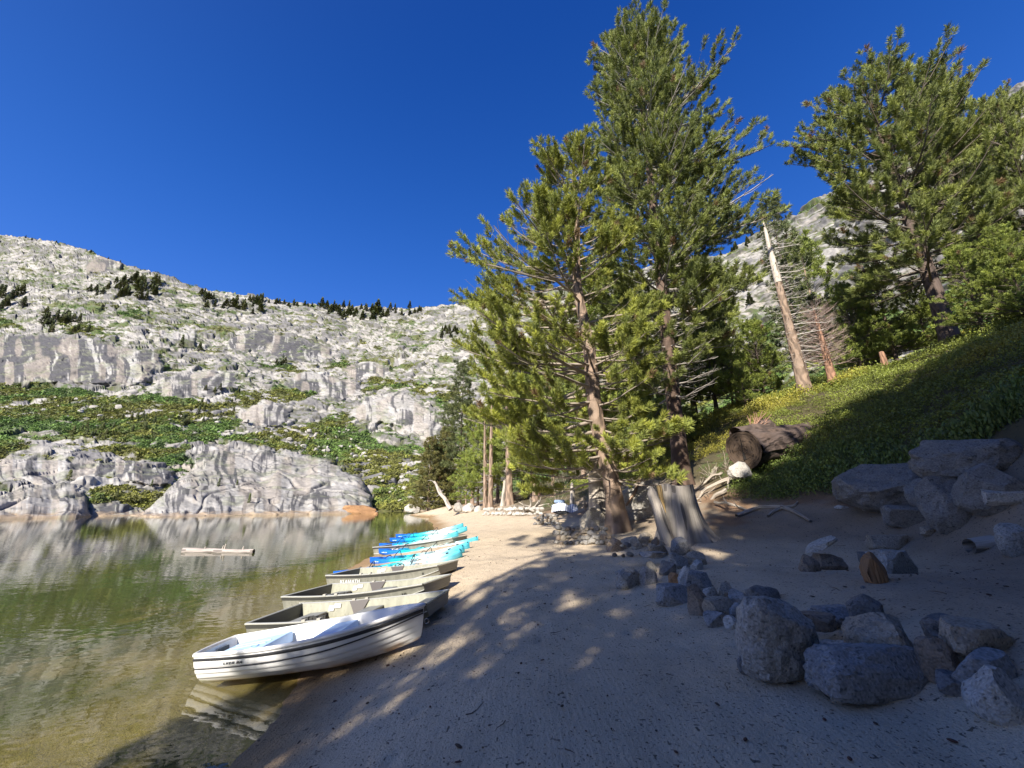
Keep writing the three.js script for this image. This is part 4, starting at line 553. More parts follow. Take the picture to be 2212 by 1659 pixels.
// moulded sit-on-top kayaks, blue at the stern fading through turquoise and near white to aqua at the bow
const KAY = []; {
  const L = 3.9, b = (t) => 0.40 * Math.pow(Math.max(0, Math.sin(Math.PI * Math.pow(t, 0.92))), 0.62), rise = (t) => 0.10 * Math.pow(Math.max(0, (t - 0.7) / 0.3), 2) * 0 - 0.10 * Math.sin(Math.PI * t), bottom = (t) => -0.32 + 0.20 * Math.pow(Math.abs(t - 0.5) * 2, 3.2);
  const dip = (t, s) => { const w = (a, c, w0, d) => d * sstep(a, a + 0.035, t) * (1 - sstep(c - 0.035, c, t)) * (1 - sstep(w0, w0 + 0.16, Math.abs(s))); const f = (a, c, d) => d * sstep(a, a + 0.03, t) * (1 - sstep(c - 0.03, c, t)) * (1 - sstep(0.62, 0.74, Math.abs(s))) * sstep(0.10, 0.2, Math.abs(s)); return w(0.10, 0.24, 0.62, 0.075) + w(0.30, 0.42, 0.66, 0.10) + f(0.43, 0.56, 0.10) + w(0.60, 0.70, 0.66, 0.09) + f(0.71, 0.82, 0.08); };
  const col = (t, s) => { const st = [[0, [0.004, 0.10, 0.50]], [0.20, [0.006, 0.17, 0.62]], [0.33, [0.0, 0.44, 0.62]], [0.45, [0.05, 0.58, 0.62]], [0.60, [0.60, 0.80, 0.82]], [0.80, [0.56, 0.80, 0.86]], [0.90, [0.20, 0.58, 0.70]], [1, [0.06, 0.40, 0.52]]]; const x = t + 0.03 * noise(t * 9, s * 2, 3) + 0.035 * noise(t * 30, s * 5, 7); let i = 0; while (i < st.length - 2 && x > st[i + 1][0]) i++; const k = clamp((x - st[i][0]) / (st[i + 1][0] - st[i][0])); return st[i][1].map((c, q) => lerp(c, st[i + 1][1][q], k)); };
  const deck = sheet(110, 31, (a, c) => { const s = c * 2 - 1, w = Math.max(0.004, b(a)); return V(L * a, rise(a) + 0.045 * (1 - s * s) * (1 + 0.6 * sstep(0.8, 1, a)) - dip(a, s), w * s); }, null, (a, c) => col(a, c * 2 - 1));
  const hull = sheet(110, 21, (a, c) => { const s = c * 2 - 1, w = Math.max(0.004, b(a)), q = Math.abs(s), z = w * Math.pow(1 - Math.pow(1 - q, 2.2), 0.7) * (1 + 0.03 * Math.sin(q * 3.1)) * Math.sign(s || 1); return V(L * a, lerp(bottom(a), rise(a), Math.pow(q, 1.6)), z); }, null, (a, c) => col(a, c * 2 - 1));
  const mat = std([1, 1, 1], { vertexColors: true, roughness: 0.42, side: THREE.DoubleSide }), blk = std([0.02, 0.02, 0.022], { roughness: 0.7 });
  const proto = thing('kayak', 'blue and aqua kayak', 'kayak'); mesh('hull', merge([deck, hull]), mat, proto);
  const strap = (t, sp, h) => { const p = []; for (let i = 0; i <= 8; i++) { const s = (i / 8 * 2 - 1) * sp; p.push(V(L * t + 0.05 * Math.cos(s * 3), rise(t) + h * (1 - (s / sp) ** 2) + 0.02, b(t) * s)); } return tube(p, p.map(() => 0.013), 5); };
  mesh('seat_strap', strap(0.29, 0.8, 0.16), blk, proto); mesh('seat_strap', strap(0.60, 0.8, 0.13), blk, proto); mesh('seat_strap', strap(0.19, 0.7, 0.05), blk, proto);
  for (const s of [1, -1]) { const p = []; for (let i = 0; i <= 6; i++) p.push(V(L * 0.5 + 0.09 * (i / 3 - 1), rise(0.5) + 0.03 + 0.035 * Math.sin(i / 6 * Math.PI), s * b(0.5) * 0.96)); mesh('side_handle', tube(p, p.map(() => 0.012), 5), blk, proto); }
  mesh('bow_toggle', new THREE.CapsuleGeometry(0.016, 0.10, 4, 8).rotateX(Math.PI / 2).translate(L * 0.985, rise(1) + 0.06, 0), blk, proto);
  mesh('scupper_plug', new THREE.CylinderGeometry(0.05, 0.05, 0.02, 14).translate(L * 0.88, rise(0.88) + 0.07, 0), blk, proto);
  const wm = letters(words('malibu two', 256, 48, 'italic bold 40px sans-serif', '#d8e8f4'));
  mesh('wordmark', sheet(4, 2, (a, c) => { const t = lerp(0.05, 0.13, a); const w = b(t); return V(L * t, rise(t) - 0.085 + 0.055 * c, w * 1.015 + 0.006); }, (a, c) => [a, c]), wm, proto);
  KAY.push(proto);
  const put = (o, sx, bx, yS, yB) => { const S = atY(...sx, yS), B = atY(...bx, yB); moor(o, S, B, L); o.scale.set(S.distanceTo(B) / L, 1.12, 1.2); console.log('kayak', S.toArray().map((x) => +x.toFixed(2)), B.toArray().map((x) => +x.toFixed(2)), groundY(B.x - 0.3, B.z).toFixed(2)); };
  const list = [[[818, 1188], [1033, 1163], 0.28, 0.78, 'blue and aqua kayak reaching farthest up the sand'], [[799, 1207], [1014, 1175], 0.28, 0.78, 'blue and aqua kayak, third away from the jon boat marked 8'], [[720, 1238], [1003, 1182], 0.10, 0.78, 'blue and aqua kayak, second away from the jon boat marked 8'], [[717, 1250], [998, 1191], 0.14, 0.76, 'blue and aqua kayak touching the jon boat marked 8'], [[855, 1156], [1001, 1133], 0.28, 0.88, 'blue and aqua kayak farthest along the beach'], [[842, 1164], [1009, 1140], 0.28, 0.86, 'blue and aqua kayak in the middle of the far group'], [[819, 1176], [990, 1151], 0.28, 0.82, 'blue and aqua kayak alongside the far jon boat']];
  list.forEach(([s, e, ys, yb, l], i) => { const o = i ? copy(proto, l, 'blue and aqua kayaks drawn up on the beach') : tag(proto, l, null, 'blue and aqua kayaks drawn up on the beach'); put(o, s, e, ys, yb); });
}

// ---------------------------------------------------------------- rocks
const granite = dataTex(512, 512, (i, j) => { const x = i / 512, y = j / 512; const k = 0.82 + 0.22 * (tnoise(x * 8, y * 8, 8, 101) - 0.5) + 0.45 * (tnoise(x * 62, y * 62, 62, 103) - 0.5) + 0.16 * (h3(i, j, 105) - 0.5) - (tnoise(x * 44, y * 44, 44, 107) > 0.80 ? 0.3 : 0); return [k, k * 0.985, k * 0.96]; }, true);
const graniteBump = dataTex(512, 512, (i, j) => { const x = i / 512, y = j / 512; const q = 0.4 * tnoise(x * 10, y * 10, 10, 111) + 0.3 * tnoise(x * 36, y * 36, 36, 113) + 0.3 * tnoise(x * 120, y * 120, 120, 115); return [q, q, q]; });
const STONE = {}; for (const [k, c] of Object.entries({ grey: [0.42, 0.40, 0.365], blue: [0.35, 0.345, 0.34], tan: [0.44, 0.38, 0.30], pale: [0.58, 0.55, 0.50], brown: [0.31, 0.245, 0.185], orange: [0.45, 0.25, 0.12], dark: [0.23, 0.222, 0.215], cream: [0.56, 0.50, 0.40], slab: [0.27, 0.257, 0.238] })) STONE[k] = std(c, { map: granite, bumpMap: graniteBump, bumpScale: 0.02, roughness: 0.88 });  // slab is the grey granite darkened, deeper shade put into its colour
const ICO = {}; const ico = (d) => ICO[d] || (ICO[d] = mergeVertices((() => { const g = new THREE.IcosahedronGeometry(1, d); g.deleteAttribute('normal'); g.deleteAttribute('uv'); return g; })()));
// a boulder: a ball cut by rough planes, then weathered
function rockGeo(seed, w, h, d, o = {}) {
  const R = rng(seed), g = ico(o.detail ?? 8).clone(), p = g.attributes.position, pl = [], n = Math.round((o.cuts ?? 9) * 1.5), v = V(0, 0, 0), sharp = Math.min(1, (o.sharp ?? 0.75) * 1.25);
  for (let i = 0; i < n; i++) pl.push([V(R() - 0.5, R() * 0.62 - 0.08, R() - 0.5).normalize(), lerp(0.98, 0.52, R() * sharp)]);
  if (o.flat) pl.push([V((R() - 0.5) * 0.25, 1, (R() - 0.5) * 0.25).normalize(), o.flat]);
  for (let i = 0; i < p.count; i++) {
    v.fromBufferAttribute(p, i); { const e = o.n ?? 3.4; v.multiplyScalar(Math.pow(Math.abs(v.x) ** e + Math.abs(v.y) ** e + Math.abs(v.z) ** e, -1 / e)); } for (const [m, k] of pl) { const q = v.dot(m) - k; if (q > 0) v.addScaledVector(m, -q * 0.99); }
    const s = 1 + 0.12 * fbm(v.x * 1.9 + seed, v.y * 1.9, v.z * 1.9, 4) + 0.035 * noise(v.x * 5, v.y * 5 + seed, v.z * 5) + 0.02 * noise(v.x * 12, v.y * 12 + seed, v.z * 12); v.multiplyScalar(s); p.setXYZ(i, v.x, v.y, v.z);
  }
  g.computeBoundingBox(); const b = g.boundingBox, c = b.getCenter(V(0, 0, 0)), z = b.getSize(V(0, 0, 0));
  for (let i = 0; i < p.count; i++) p.setXYZ(i, (p.getX(i) - c.x) / z.x * w, (p.getY(i) - b.min.y) / z.y * h, (p.getZ(i) - c.z) / z.z * d);
  g.computeVertexNormals(); const o2 = toCreasedNormals(g, 0.42), q = o2.attributes.position, uv = new Float32Array(q.count * 2), a = V(0, 0, 0), b2 = V(0, 0, 0), c2 = V(0, 0, 0), nrm = V(0, 0, 0);
  for (let i = 0; i < q.count; i += 3) { a.fromBufferAttribute(q, i); b2.fromBufferAttribute(q, i + 1); c2.fromBufferAttribute(q, i + 2); nrm.copy(b2).sub(a).cross(c2.clone().sub(a)); const X = Math.abs(nrm.x), Y = Math.abs(nrm.y), Z = Math.abs(nrm.z);
    [a, b2, c2].forEach((t, k) => { const m = Y >= X && Y >= Z ? [t.x, t.z] : X >= Z ? [t.z, t.y] : [t.x, t.y]; uv[(i + k) * 2] = m[0] / 0.9 + seed * 0.37; uv[(i + k) * 2 + 1] = m[1] / 0.9 + seed * 0.21; }); }
  o2.setAttribute('uv', new THREE.BufferAttribute(uv, 2)); return o2;
}
let RS = 200;
// a rock whose outline in the photograph runs from u0 to u1 and from its top row v0 to its foot v1
function rock(u0, u1, v0, v1, stone, label, o = {}) {
  const um = (u0 + u1) / 2, foot = o.f ? at(um, v1, o.f) : hitGround(um, v1), f = -foot.z, k = px(um, (v0 + v1) / 2, f);
  const w = (u1 - u0) * k, h = (v1 - v0) * k * (o.tall || 0.9), d = w * (o.deep || 0.8), sink = o.sink ?? 0.26;
  const g = rockGeo(o.seed || RS++, w * (o.grow || 1.04), h * (1 + sink), d, o), m = mesh(o.name || 'rock', g, STONE[stone]);
  m.position.set(foot.x, foot.y - h * sink + (o.up || 0), foot.z - d * (o.back ?? 0.38)); m.rotation.y = o.yaw ?? ((o.seed || RS) * 1.7 % 1 - 0.5) * 0.8; if (o.roll) m.rotation.z = o.roll; if (o.pitch) m.rotation.x = o.pitch;
  return tag(m, label, o.cat || (w > 1.2 ? 'boulder' : 'rock'), o.group);
}
const c3 = (x, y) => [1283 + 0.42 * x, 1017.5 + 0.42 * y];
const R3 = (x0, x1, y0, y1, s, l, o) => { const [u0, v0] = c3(x0, y0), [u1, v1] = c3(x1, y1); return rock(u0, u1, v0, v1, s, l, o); };
const GW = 'stones of the low border across the sand';
R3(812, 1212, 668, 1100, 'grey', 'largest grey boulder of the stone border, flat topped and speckled', { cuts: 6, sharp: 0.7, flat: 0.8, n: 2.8, yaw: 0.2, seed: 7, deep: 0.85, detail: 20, name: 'boulder', sink: 0.08 });
R3(1200, 1812, 925, 1192, 'blue', 'long low grey slab at the foot of the border, right of the largest boulder', { cuts: 3, sharp: 0.35, flat: 0.8, n: 7, yaw: 0.14, roll: -0.06, seed: 12, deep: 0.42, detail: 16, sink: 0.1 });
R3(1470, 1792, 765, 1052, 'tan', 'rounded tan boulder behind the long low slab', { cuts: 5, sharp: 0.4, seed: 14, deep: 0.9, detail: 16, back: 0.45 });
R3(1212, 1452, 918, 1060, 'pale', 'pale block resting on the left end of the long low slab', { cuts: 8, seed: 15, flat: 0.6, deep: 0.6, back: 0.75 });
R3(1150, 1352, 838, 932, 'brown', 'flat brown stone perched between the largest boulder and the pale block', { cuts: 6, flat: 0.5, seed: 16, up: 0.12, back: 0.8, sink: 0 });
R3(1375, 1562, 645, 792, 'dark', 'dark peaked rock standing alone behind the border', { cuts: 8, seed: 18, deep: 0.9 });
R3(1780, 2022, 762, 882, 'dark', 'dark flat wedge of rock behind the right half of the border', { cuts: 8, flat: 0.5, seed: 19, deep: 0.6 });
R3(1768, 1952, 878, 1084, 'brown', 'reddish grey stone standing right of the rounded tan boulder', { cuts: 9, seed: 23, deep: 0.7 });
R3(1920, 2290, 838, 990, 'tan', 'broad flat tan slab at the right edge on top of a grey stone', { cuts: 6, flat: 0.4, seed: 24, deep: 0.6, back: 0.6, up: 0.04 });
R3(1940, 2250, 942, 1102, 'blue', 'grey stone under the broad tan slab at the right edge', { cuts: 9, seed: 25, deep: 0.5 });
R3(2072, 2330, 1050, 1290, 'pale', 'pale grey rock cut by the right edge, lowest of the border', { cuts: 8, seed: 26, deep: 0.8 });
R3(2008, 2088, 1108, 1192, 'tan', 'small tan stone tucked beside the pale rock at the right edge', { cuts: 7, seed: 27 });
R3(1160, 1385, 708, 800, 'blue', 'low grey rock half buried behind the largest boulder', { cuts: 7, seed: 28, flat: 0.6 });
R3(765, 862, 690, 836, 'tan', 'tan stone leaning on the left side of the largest boulder', { cuts: 8, seed: 29 });
R3(686, 765, 748, 816, 'pale', 'small pale stone left of the largest boulder', { cuts: 7, seed: 30 });
R3(718, 815, 686, 762, 'blue', 'grey wedge of stone above the small pale one left of the largest boulder', { cuts: 9, seed: 31, back: 0.6 });
R3(598, 752, 660, 764, 'tan', 'long tan stone in the middle of the border', { cuts: 7, flat: 0.6, seed: 32 });
R3(502, 602, 584, 742, 'brown', 'upright brown stone right of the blue grey block', { cuts: 8, seed: 33 });
R3(330, 502, 588, 692, 'blue', 'blue grey block with a flat top standing forward of the border', { cuts: 8, sharp: 1, flat: 0.5, seed: 35, deep: 0.7, detail: 12 });
R3(588, 672, 600, 684, 'pale', 'whitish lump of rock between the upright brown stone and the long tan stone', { cuts: 9, seed: 36, back: 0.7 });
R3(655, 740, 578, 655, 'tan', 'round tan stone at the back of the border', { cuts: 5, seed: 37 });
R3(728, 850, 618, 708, 'blue', 'grey stone half buried behind the border, left of the flat dark one', { cuts: 7, seed: 38 });
R3(826, 992, 602, 692, 'dark', 'flat dark stone lying above the largest boulder', { cuts: 7, flat: 0.5, seed: 39 });
R3(474, 628, 520, 624, 'blue', 'bluish stone behind the upright brown stone', { cuts: 8, flat: 0.65, seed: 41 });
R3(448, 528, 488, 592, 'pale', 'whitish upright stone beside the orange one', { cuts: 8, seed: 42 });
R3(393, 452, 524, 582, 'orange', 'small rounded orange stone in the border below the stump', { cuts: 4, sharp: 0.4, seed: 43 });
R3(118, 262, 495, 602, 'grey', 'grey cube shaped rock at the left end of the border', { cuts: 7, seed: 44, detail: 12 });
R3(238, 332, 488, 584, 'blue', 'grey stone beside the cube shaped rock at the left end', { cuts: 8, seed: 45 });
R3(260, 395, 425, 492, 'blue', 'thin flat slab laid across two stones below the stump', { cuts: 5, flat: 0.35, seed: 46, deep: 0.7, tall: 0.45, up: 0.14, sink: 0, back: 0.5 });
R3(272, 330, 462, 520, 'dark', 'dark stone holding up the left end of the thin flat slab', { cuts: 7, seed: 48 });
R3(345, 432, 462, 536, 'dark', 'dark stone holding up the right end of the thin flat slab', { cuts: 7, seed: 49 });
R3(412, 512, 352, 432, 'blue', 'dark bluish round stone on top of the heap right of the stump foot', { cuts: 5, seed: 51, up: 0.05 });
R3(483, 588, 408, 484, 'tan', 'tan stone at the right end of the heap below the stump', { cuts: 8, seed: 52 });
R3(510, 584, 454, 508, 'pale', 'pale stone below the tan one at the right end of the heap', { cuts: 7, seed: 54 });
R3(400, 500, 420, 500, 'grey', 'grey stone in the middle of the heap below the stump', { cuts: 8, seed: 55 });
R3(265, 388, 380, 442, 'tan', 'tan stone in front of the stump foot', { cuts: 7, seed: 56 });
R3(185, 250, 338, 402, 'cream', 'cream stone left of the stump foot', { cuts: 6, seed: 57 }); R3(240, 310, 330, 372, 'tan', 'small tan stone laid on top beside the cream stone', { cuts: 6, seed: 58, up: 0.08 });
R3(770, 892, 962, 1052, 'dark', 'half buried stone in front of the largest boulder', { cuts: 5, flat: 0.6, seed: 60 });
R3(1248, 1334, 1128, 1198, 'tan', 'small stone in the sand before the long low slab', { cuts: 5, seed: 61 });
R3(588, 702, 728, 802, 'blue', 'low bluish stone in front of the long tan stone', { cuts: 6, flat: 0.6, seed: 62 });
R3(1830, 2000, 1060, 1150, 'dark', 'dark low stone under the reddish grey stone', { cuts: 6, flat: 0.6, seed: 63 });
// on the terrace behind the border
R3(1085, 1178, 428, 518, 'brown', 'pointed brown rock left of the white-topped one on the terrace', { cuts: 8, seed: 64 });
R3(1163, 1312, 428, 508, 'brown', 'brown rock on the terrace, its slanting top white', { cuts: 7, seed: 65, flat: 0.6 }).add((() => { const m = new THREE.Mesh(rockGeo(66, 0.62, 0.10, 0.34, { cuts: 4, flat: 0.5 }), STONE.pale); m.name = 'white_face'; m.position.set(-0.06, 0.42, 0.05); m.rotation.z = 0.42; return shadows(m); })());
R3(1470, 1702, 405, 528, 'grey', 'long flat-topped grey rock behind the orange wood block', { cuts: 7, flat: 0.5, seed: 67, deep: 0.6, detail: 12 });
R3(1385, 1472, 418, 476, 'dark', 'low dark rock left of the long flat-topped one', { cuts: 6, seed: 68 });
R3(1465, 1650, 325, 402, 'tan', 'low tan slab catching sunlight on the terrace', { cuts: 5, flat: 0.5, seed: 69, deep: 0.7 });
R3(2160, 2290, 262, 420, 'grey', 'rounded grey boulder cut by the right edge above the pale log', { cuts: 5, seed: 70 });
R3(1380, 1400, 590, 605, 'dark', 'small dark stone lying on the sand of the terrace', { cuts: 4, seed: 72, detail: 4 });
for (const [x0, x1, y0, y1, l] of [[1528, 1582, 158, 192, 'small white stone below the granite slabs, the lower of the two brightest'], [1598, 1662, 118, 146, 'small flat white stone close under the granite slabs'], [1396, 1442, 178, 202, 'small grey white stone left of the two brightest'], [1258, 1314, 174, 194, 'thin pale stone lying farthest left below the slabs']]) R3(x0, x1, y0, y1, 'pale', l, { cuts: 8, seed: RS++, detail: 6 });
const R4 = (x0, x1, y0, y1, s, l, o) => rock(1548.4 + 0.3 * x0, 1548.4 + 0.3 * x1, 796 + 0.3 * y0, 796 + 0.3 * y1, s, l, o);
R4(1190, 1790, 610, 940, 'slab', 'broad grey granite slab below the dark shrubs', { cuts: 6, sharp: 0.6, seed: 75, deep: 0.9, detail: 20, name: 'granite_slab', cat: 'boulder', n: 2.3, tall: 0.82, sink: 0.45, grow: 1.2, back: 0.5 });
R4(985, 1262, 760, 930, 'slab', 'leftmost granite slab at the lower edge of the dark shrubs', { cuts: 6, seed: 76, deep: 0.9, detail: 16, name: 'granite_slab', cat: 'boulder', n: 2.3, tall: 0.82, sink: 0.45, grow: 1.2 });
R4(1470, 1752, 750, 970, 'slab', 'rounded granite slab in front of the broad one', { cuts: 5, seed: 77, deep: 0.8, detail: 16, name: 'granite_slab', cat: 'boulder', n: 2.3, tall: 0.82, sink: 0.45, grow: 1.2 });
R4(1645, 1960, 712, 1085, 'slab', 'tall rounded granite outcrop with a steep dark right side', { cuts: 5, sharp: 0.6, seed: 79, deep: 0.7, detail: 20, name: 'granite_slab', cat: 'boulder', n: 2.3, tall: 0.82, sink: 0.45, grow: 1.2 });
R4(1955, 2320, 620, 945, 'slab', 'granite block at the right edge beside the tall rounded outcrop', { cuts: 6, seed: 80, deep: 0.8, detail: 16, name: 'granite_slab', cat: 'boulder', n: 2.3, tall: 0.82, sink: 0.45, grow: 1.2 });
R4(1830, 2420, 415, 720, 'slab', 'uppermost granite slab at the right edge, sunlit along its crest', { cuts: 6, sharp: 0.6, seed: 82, deep: 0.9, detail: 20, name: 'granite_slab', cat: 'boulder', n: 2.3, tall: 0.82, sink: 0.45, grow: 1.2, back: 0.5, flat: 0.7 });
R4(2032, 2300, 848, 966, 'pale', 'pale flat rock at the right edge below the granite block', { cuts: 6, seed: 83, flat: 0.6 });
R4(1600, 1760, 1005, 1122, 'dark', 'dark hollowed rock at the foot of the tall rounded outcrop', { cuts: 6, seed: 84 });
R4(1330, 1640, 975, 1112, 'slab', 'low worn slab of granite rising from the sand left of the dark hollowed rock', { cuts: 5, flat: 0.5, seed: 85, deep: 0.8, sink: 0.4 });
R4(1122, 1255, 708, 800, 'pale', 'sharp angular stone wedged on the edge of the slabs', { cuts: 10, sharp: 1, seed: 86 });
R4(1505, 1605, 1138, 1192, 'tan', 'low tan stone between the slabs and the terrace', { cuts: 5, flat: 0.6, seed: 87 });
// beside the leaning pine
const R5 = (x0, x1, y0, y1, s, l, o) => rock(1106 + 0.22 * x0, 1106 + 0.22 * x1, 1017.5 + 0.22 * y0, 1017.5 + 0.22 * y1, s, l, o);
R5(1130, 1605, 15, 445, 'grey', 'big speckled grey boulder between the leaning pine and the stump', { cuts: 4, sharp: 0.4, seed: 89, deep: 0.8, detail: 24, name: 'boulder' });
R5(675, 955, 345, 575, 'cream', 'cream faced boulder left of the leaning pine trunk', { cuts: 8, flat: 0.7, seed: 90, deep: 0.7, detail: 14, name: 'boulder', f: 17.2 });
R5(1090, 1250, 640, 760, 'tan', 'tan rock at the foot of the leaning pine, left of the stacked stones', { cuts: 8, seed: 92 }); R5(940, 1110, 650, 790, 'brown', 'brown rock with a root over it at the foot of the leaning pine', { cuts: 6, seed: 93 });
R5(1230, 1390, 640, 740, 'tan', 'stack of layered tan stone near the stump shard', { cuts: 9, flat: 0.7, seed: 94 }); R5(1380, 1460, 640, 740, 'brown', 'brown stone against the stump shard', { cuts: 8, seed: 95 });
R5(1310, 1440, 715, 840, 'tan', 'tan stone below the stump shard', { cuts: 8, seed: 96 }); R5(1400, 1540, 750, 820, 'tan', 'oblong tan stone just below the stump', { cuts: 6, seed: 97 });
{ // heaps of fist to head sized stones built up as rough walls: each stone its own thing
  const R = rng(300), shapes = [0, 1, 2, 3, 4].map((i) => rockGeo(310 + i, 1, 0.8, 0.9, { cuts: 8, detail: 4 })), kinds = ['tan', 'grey', 'grey', 'brown', 'dark'];
  const heap = (n, cx0, cx1, cy0, cy1, s0, s1, label, group, conv, layers) => { for (let i = 0; i < n; i++) { const cx = lerp(cx0, cx1, (i + 0.2 + 0.6 * R()) / n * layers % 1), lay = Math.floor(i * layers / n), cy = lerp(cy1, cy0, (lay + 0.3 * R()) / layers); const [u, v] = conv(cx, cy1), g = hitGround(u, v - 2), k = px(u, v, -g.z), s = lerp(s0, s1, R()) * k; const m = mesh('stone', shapes[i % 5], STONE[label.startsWith('white') ? 'pale' : kinds[Math.floor(R() * 5)]]); const yy = (cy1 - cy) * (conv(0, 1)[1] - conv(0, 0)[1]) * k; m.position.set(g.x, g.y - 0.05 * s + yy * 0.95, g.z - 0.35 * lay * s - 0.1); m.rotation.set((R() - 0.5) * 0.5, R() * 6.28, (R() - 0.5) * 0.5); m.scale.set(s * (0.9 + 0.4 * R()), s * (0.7 + 0.3 * R()), s); tag(m, label, 'stone', group); } };
  const z3 = (x, y) => [1106 + 0.22 * x, 1017.5 + 0.22 * y], zf = (x, y) => [876 + 0.24 * x, 752 + 0.24 * y];
  heap(46, 430, 980, 560, 735, 9, 17, 'stone of the sun dappled rubble wall below the leaning pine', 'stones of the rubble wall below the leaning pine', z3, 4);
  heap(30, 215, 470, 435, 540, 6, 11, 'stone of the shaded dry wall left of the striped towel', 'stones of the shaded dry wall', z3, 4);
  heap(40, 690, 1240, 1430, 1515, 7, 14, 'white stone of the low row along the far edge of the beach', 'white stones along the far edge of the beach', zf, 2);
  heap(14, 960, 1560, 690, 860, 8, 15, 'loose stone lying between the leaning pine and the stump', 'loose stones between pine and stump', z3, 2);
}
rock(980, 1000, 1084, 1103, 'grey', 'grey boulder at the water end of the far stone row', { f: 45 }); rock(998, 1024, 1085, 1103, 'pale', 'pale boulder beside the leaning dead trunk', { f: 44 }); rock(1024, 1040, 1091, 1104, 'pale', 'smaller pale boulder right of the leaning dead trunk', { f: 43 });
rock(872, 904, 1084, 1104, 'pale', 'pale boulder on the shore at the far end of the lake', { f: 70 }); rock(735, 806, 1090, 1113, 'orange', 'tan boulder standing in the lake before the far shore', { f: 68, cuts: 5, deep: 0.6, seed: 131, detail: 12, name: 'boulder' }); rock(806, 816, 1106, 1111, 'orange', 'small tan rock awash beside the tan boulder in the lake', { f: 66, seed: 132, detail: 4 });
rock(1582, 1630, 992, 1026, 'pale', 'pale boulder under the sawn end of the fallen log', { f: 16.2, seed: 134 });

// ---------------------------------------------------------------- wood: stump, logs, roots, dead trees
const wood = (c, o = {}) => std(c, { map: woodMap, bumpMap: woodBump, bumpScale: 0.03, ...o });
const twisty = (a, b, r0, r1, n, amp, seed, seg = 6) => { const P = [], Rr = [], L = a.distanceTo(b); for (let i = 0; i <= n; i++) { const t = i / n, p = a.clone().lerp(b, t), w = Math.sin(Math.PI * t); p.x += amp * L * w * noise(t * 3, seed, 1.1); p.y += amp * L * w * noise(t * 3, seed, 7.3); p.z += amp * L * w * noise(t * 3, seed, 4.7); P.push(p); Rr.push(lerp(r0, r1, t)); } return tube(P, Rr, seg, 0.15, { perMetre: 0.6, seed }); };
{
  const f = hitGround(1468, 1178), k = px(1468, 1100, -f.z), g = thing('tree_stump', 'weathered grey sawn stump with a split shard and spreading roots', 'tree stump', [f.x + 0.28, f.y - 0.1, f.z - 0.55]);
  const H = 132 * k, P = [], UV = [], I = [], nr = 40, nc = 72, R0 = 0.50;
  for (let i = 0; i <= nr; i++) for (let j = 0; j <= nc; j++) { const t = i / nr, th = j / nc * Math.PI * 2, c = Math.cos(th), s = Math.sin(th), fl = Math.exp(-t * 3.2); let r = R0 * (0.92 + 0.10 * (1 - t)) + fl * (0.22 + 0.55 * Math.pow(Math.max(0, Math.cos(th - 0.25)), 4) + 0.25 * Math.pow(Math.max(0, Math.cos(th - 1.9)), 6) + 0.2 * Math.pow(Math.max(0, Math.cos(th + 1.5)), 6) + 0.15 * Math.cos(th * 7)); r *= 1 + 0.035 * noise(c * 4, s * 4, t * 0.8) + 0.025 * Math.sin(th * 23 + 2 * noise(c * 2, s * 2, t)) * (0.5 + 0.5 * noise(c * 3, s * 3, t)); P.push(r * c + 0.10 * fl * 0, H * t + (i === nr ? 0.03 * Math.sin(th * 3) + 0.02 * noise(c * 9, s * 9, 1) : 0), r * s * 0.9); UV.push(j / nc * 3, t * H * 0.6); }
  for (let i = 0; i < nr; i++) for (let j = 0; j < nc; j++) { const p = i * (nc + 1) + j, q = p + nc + 1; I.push(p, q, p + 1, p + 1, q, q + 1); }
  mesh('stump_trunk', geom(P, I, null, UV), Object.assign(wood([0.33, 0.305, 0.275]), { side: THREE.DoubleSide }), g);
  const top = sheet(6, nc + 1, (a, b) => { const j = Math.round(b * nc), q = (nr * (nc + 1) + j) * 3; return V(P[q] * a, lerp(H - 0.05, P[q + 1] - 0.005, a), P[q + 2] * a); }, (a, b) => [a * 0.5, b * 6]); mesh('sawn_top', top, wood([0.50, 0.44, 0.36]), g);
  const sh = []; const a = V(-0.62, -0.1, 0.30), sp = []; for (let i = 0; i <= 10; i++) { const t = i / 10; sp.push(V(lerp(-0.42, -0.80, t), lerp(-0.1, H * 0.98, t), lerp(0.42, 0.22, t))); }
  mesh('split_shard', tube(sp, sp.map((p, i) => i === 10 ? 0.03 : 0.18 - 0.004 * i), 9, 0.3, { perMetre: 0.6, flute: (th, t) => 0.22 * Math.cos(th * 4 + t * 2) }), wood([0.38, 0.345, 0.305]), g);
  mesh('yellow_heartwood', twisty(V(-0.50, H * 0.55, 0.30), V(-0.56, H * 0.99, 0.22), 0.05, 0.07, 6, 0.03, 3, 7), wood([0.62, 0.44, 0.20]), g);
  for (const [x, z, r] of [[1.45, 0.25, 0.13], [0.9, 0.75, 0.10], [-0.3, 0.9, 0.11]]) mesh('root', twisty(V(x * 0.35, 0.28, z * 0.35), V(x, 0.02, z), 0.17, r * 0.4, 8, 0.05, x * 7, 8), wood([0.44, 0.40, 0.35]), g);
}
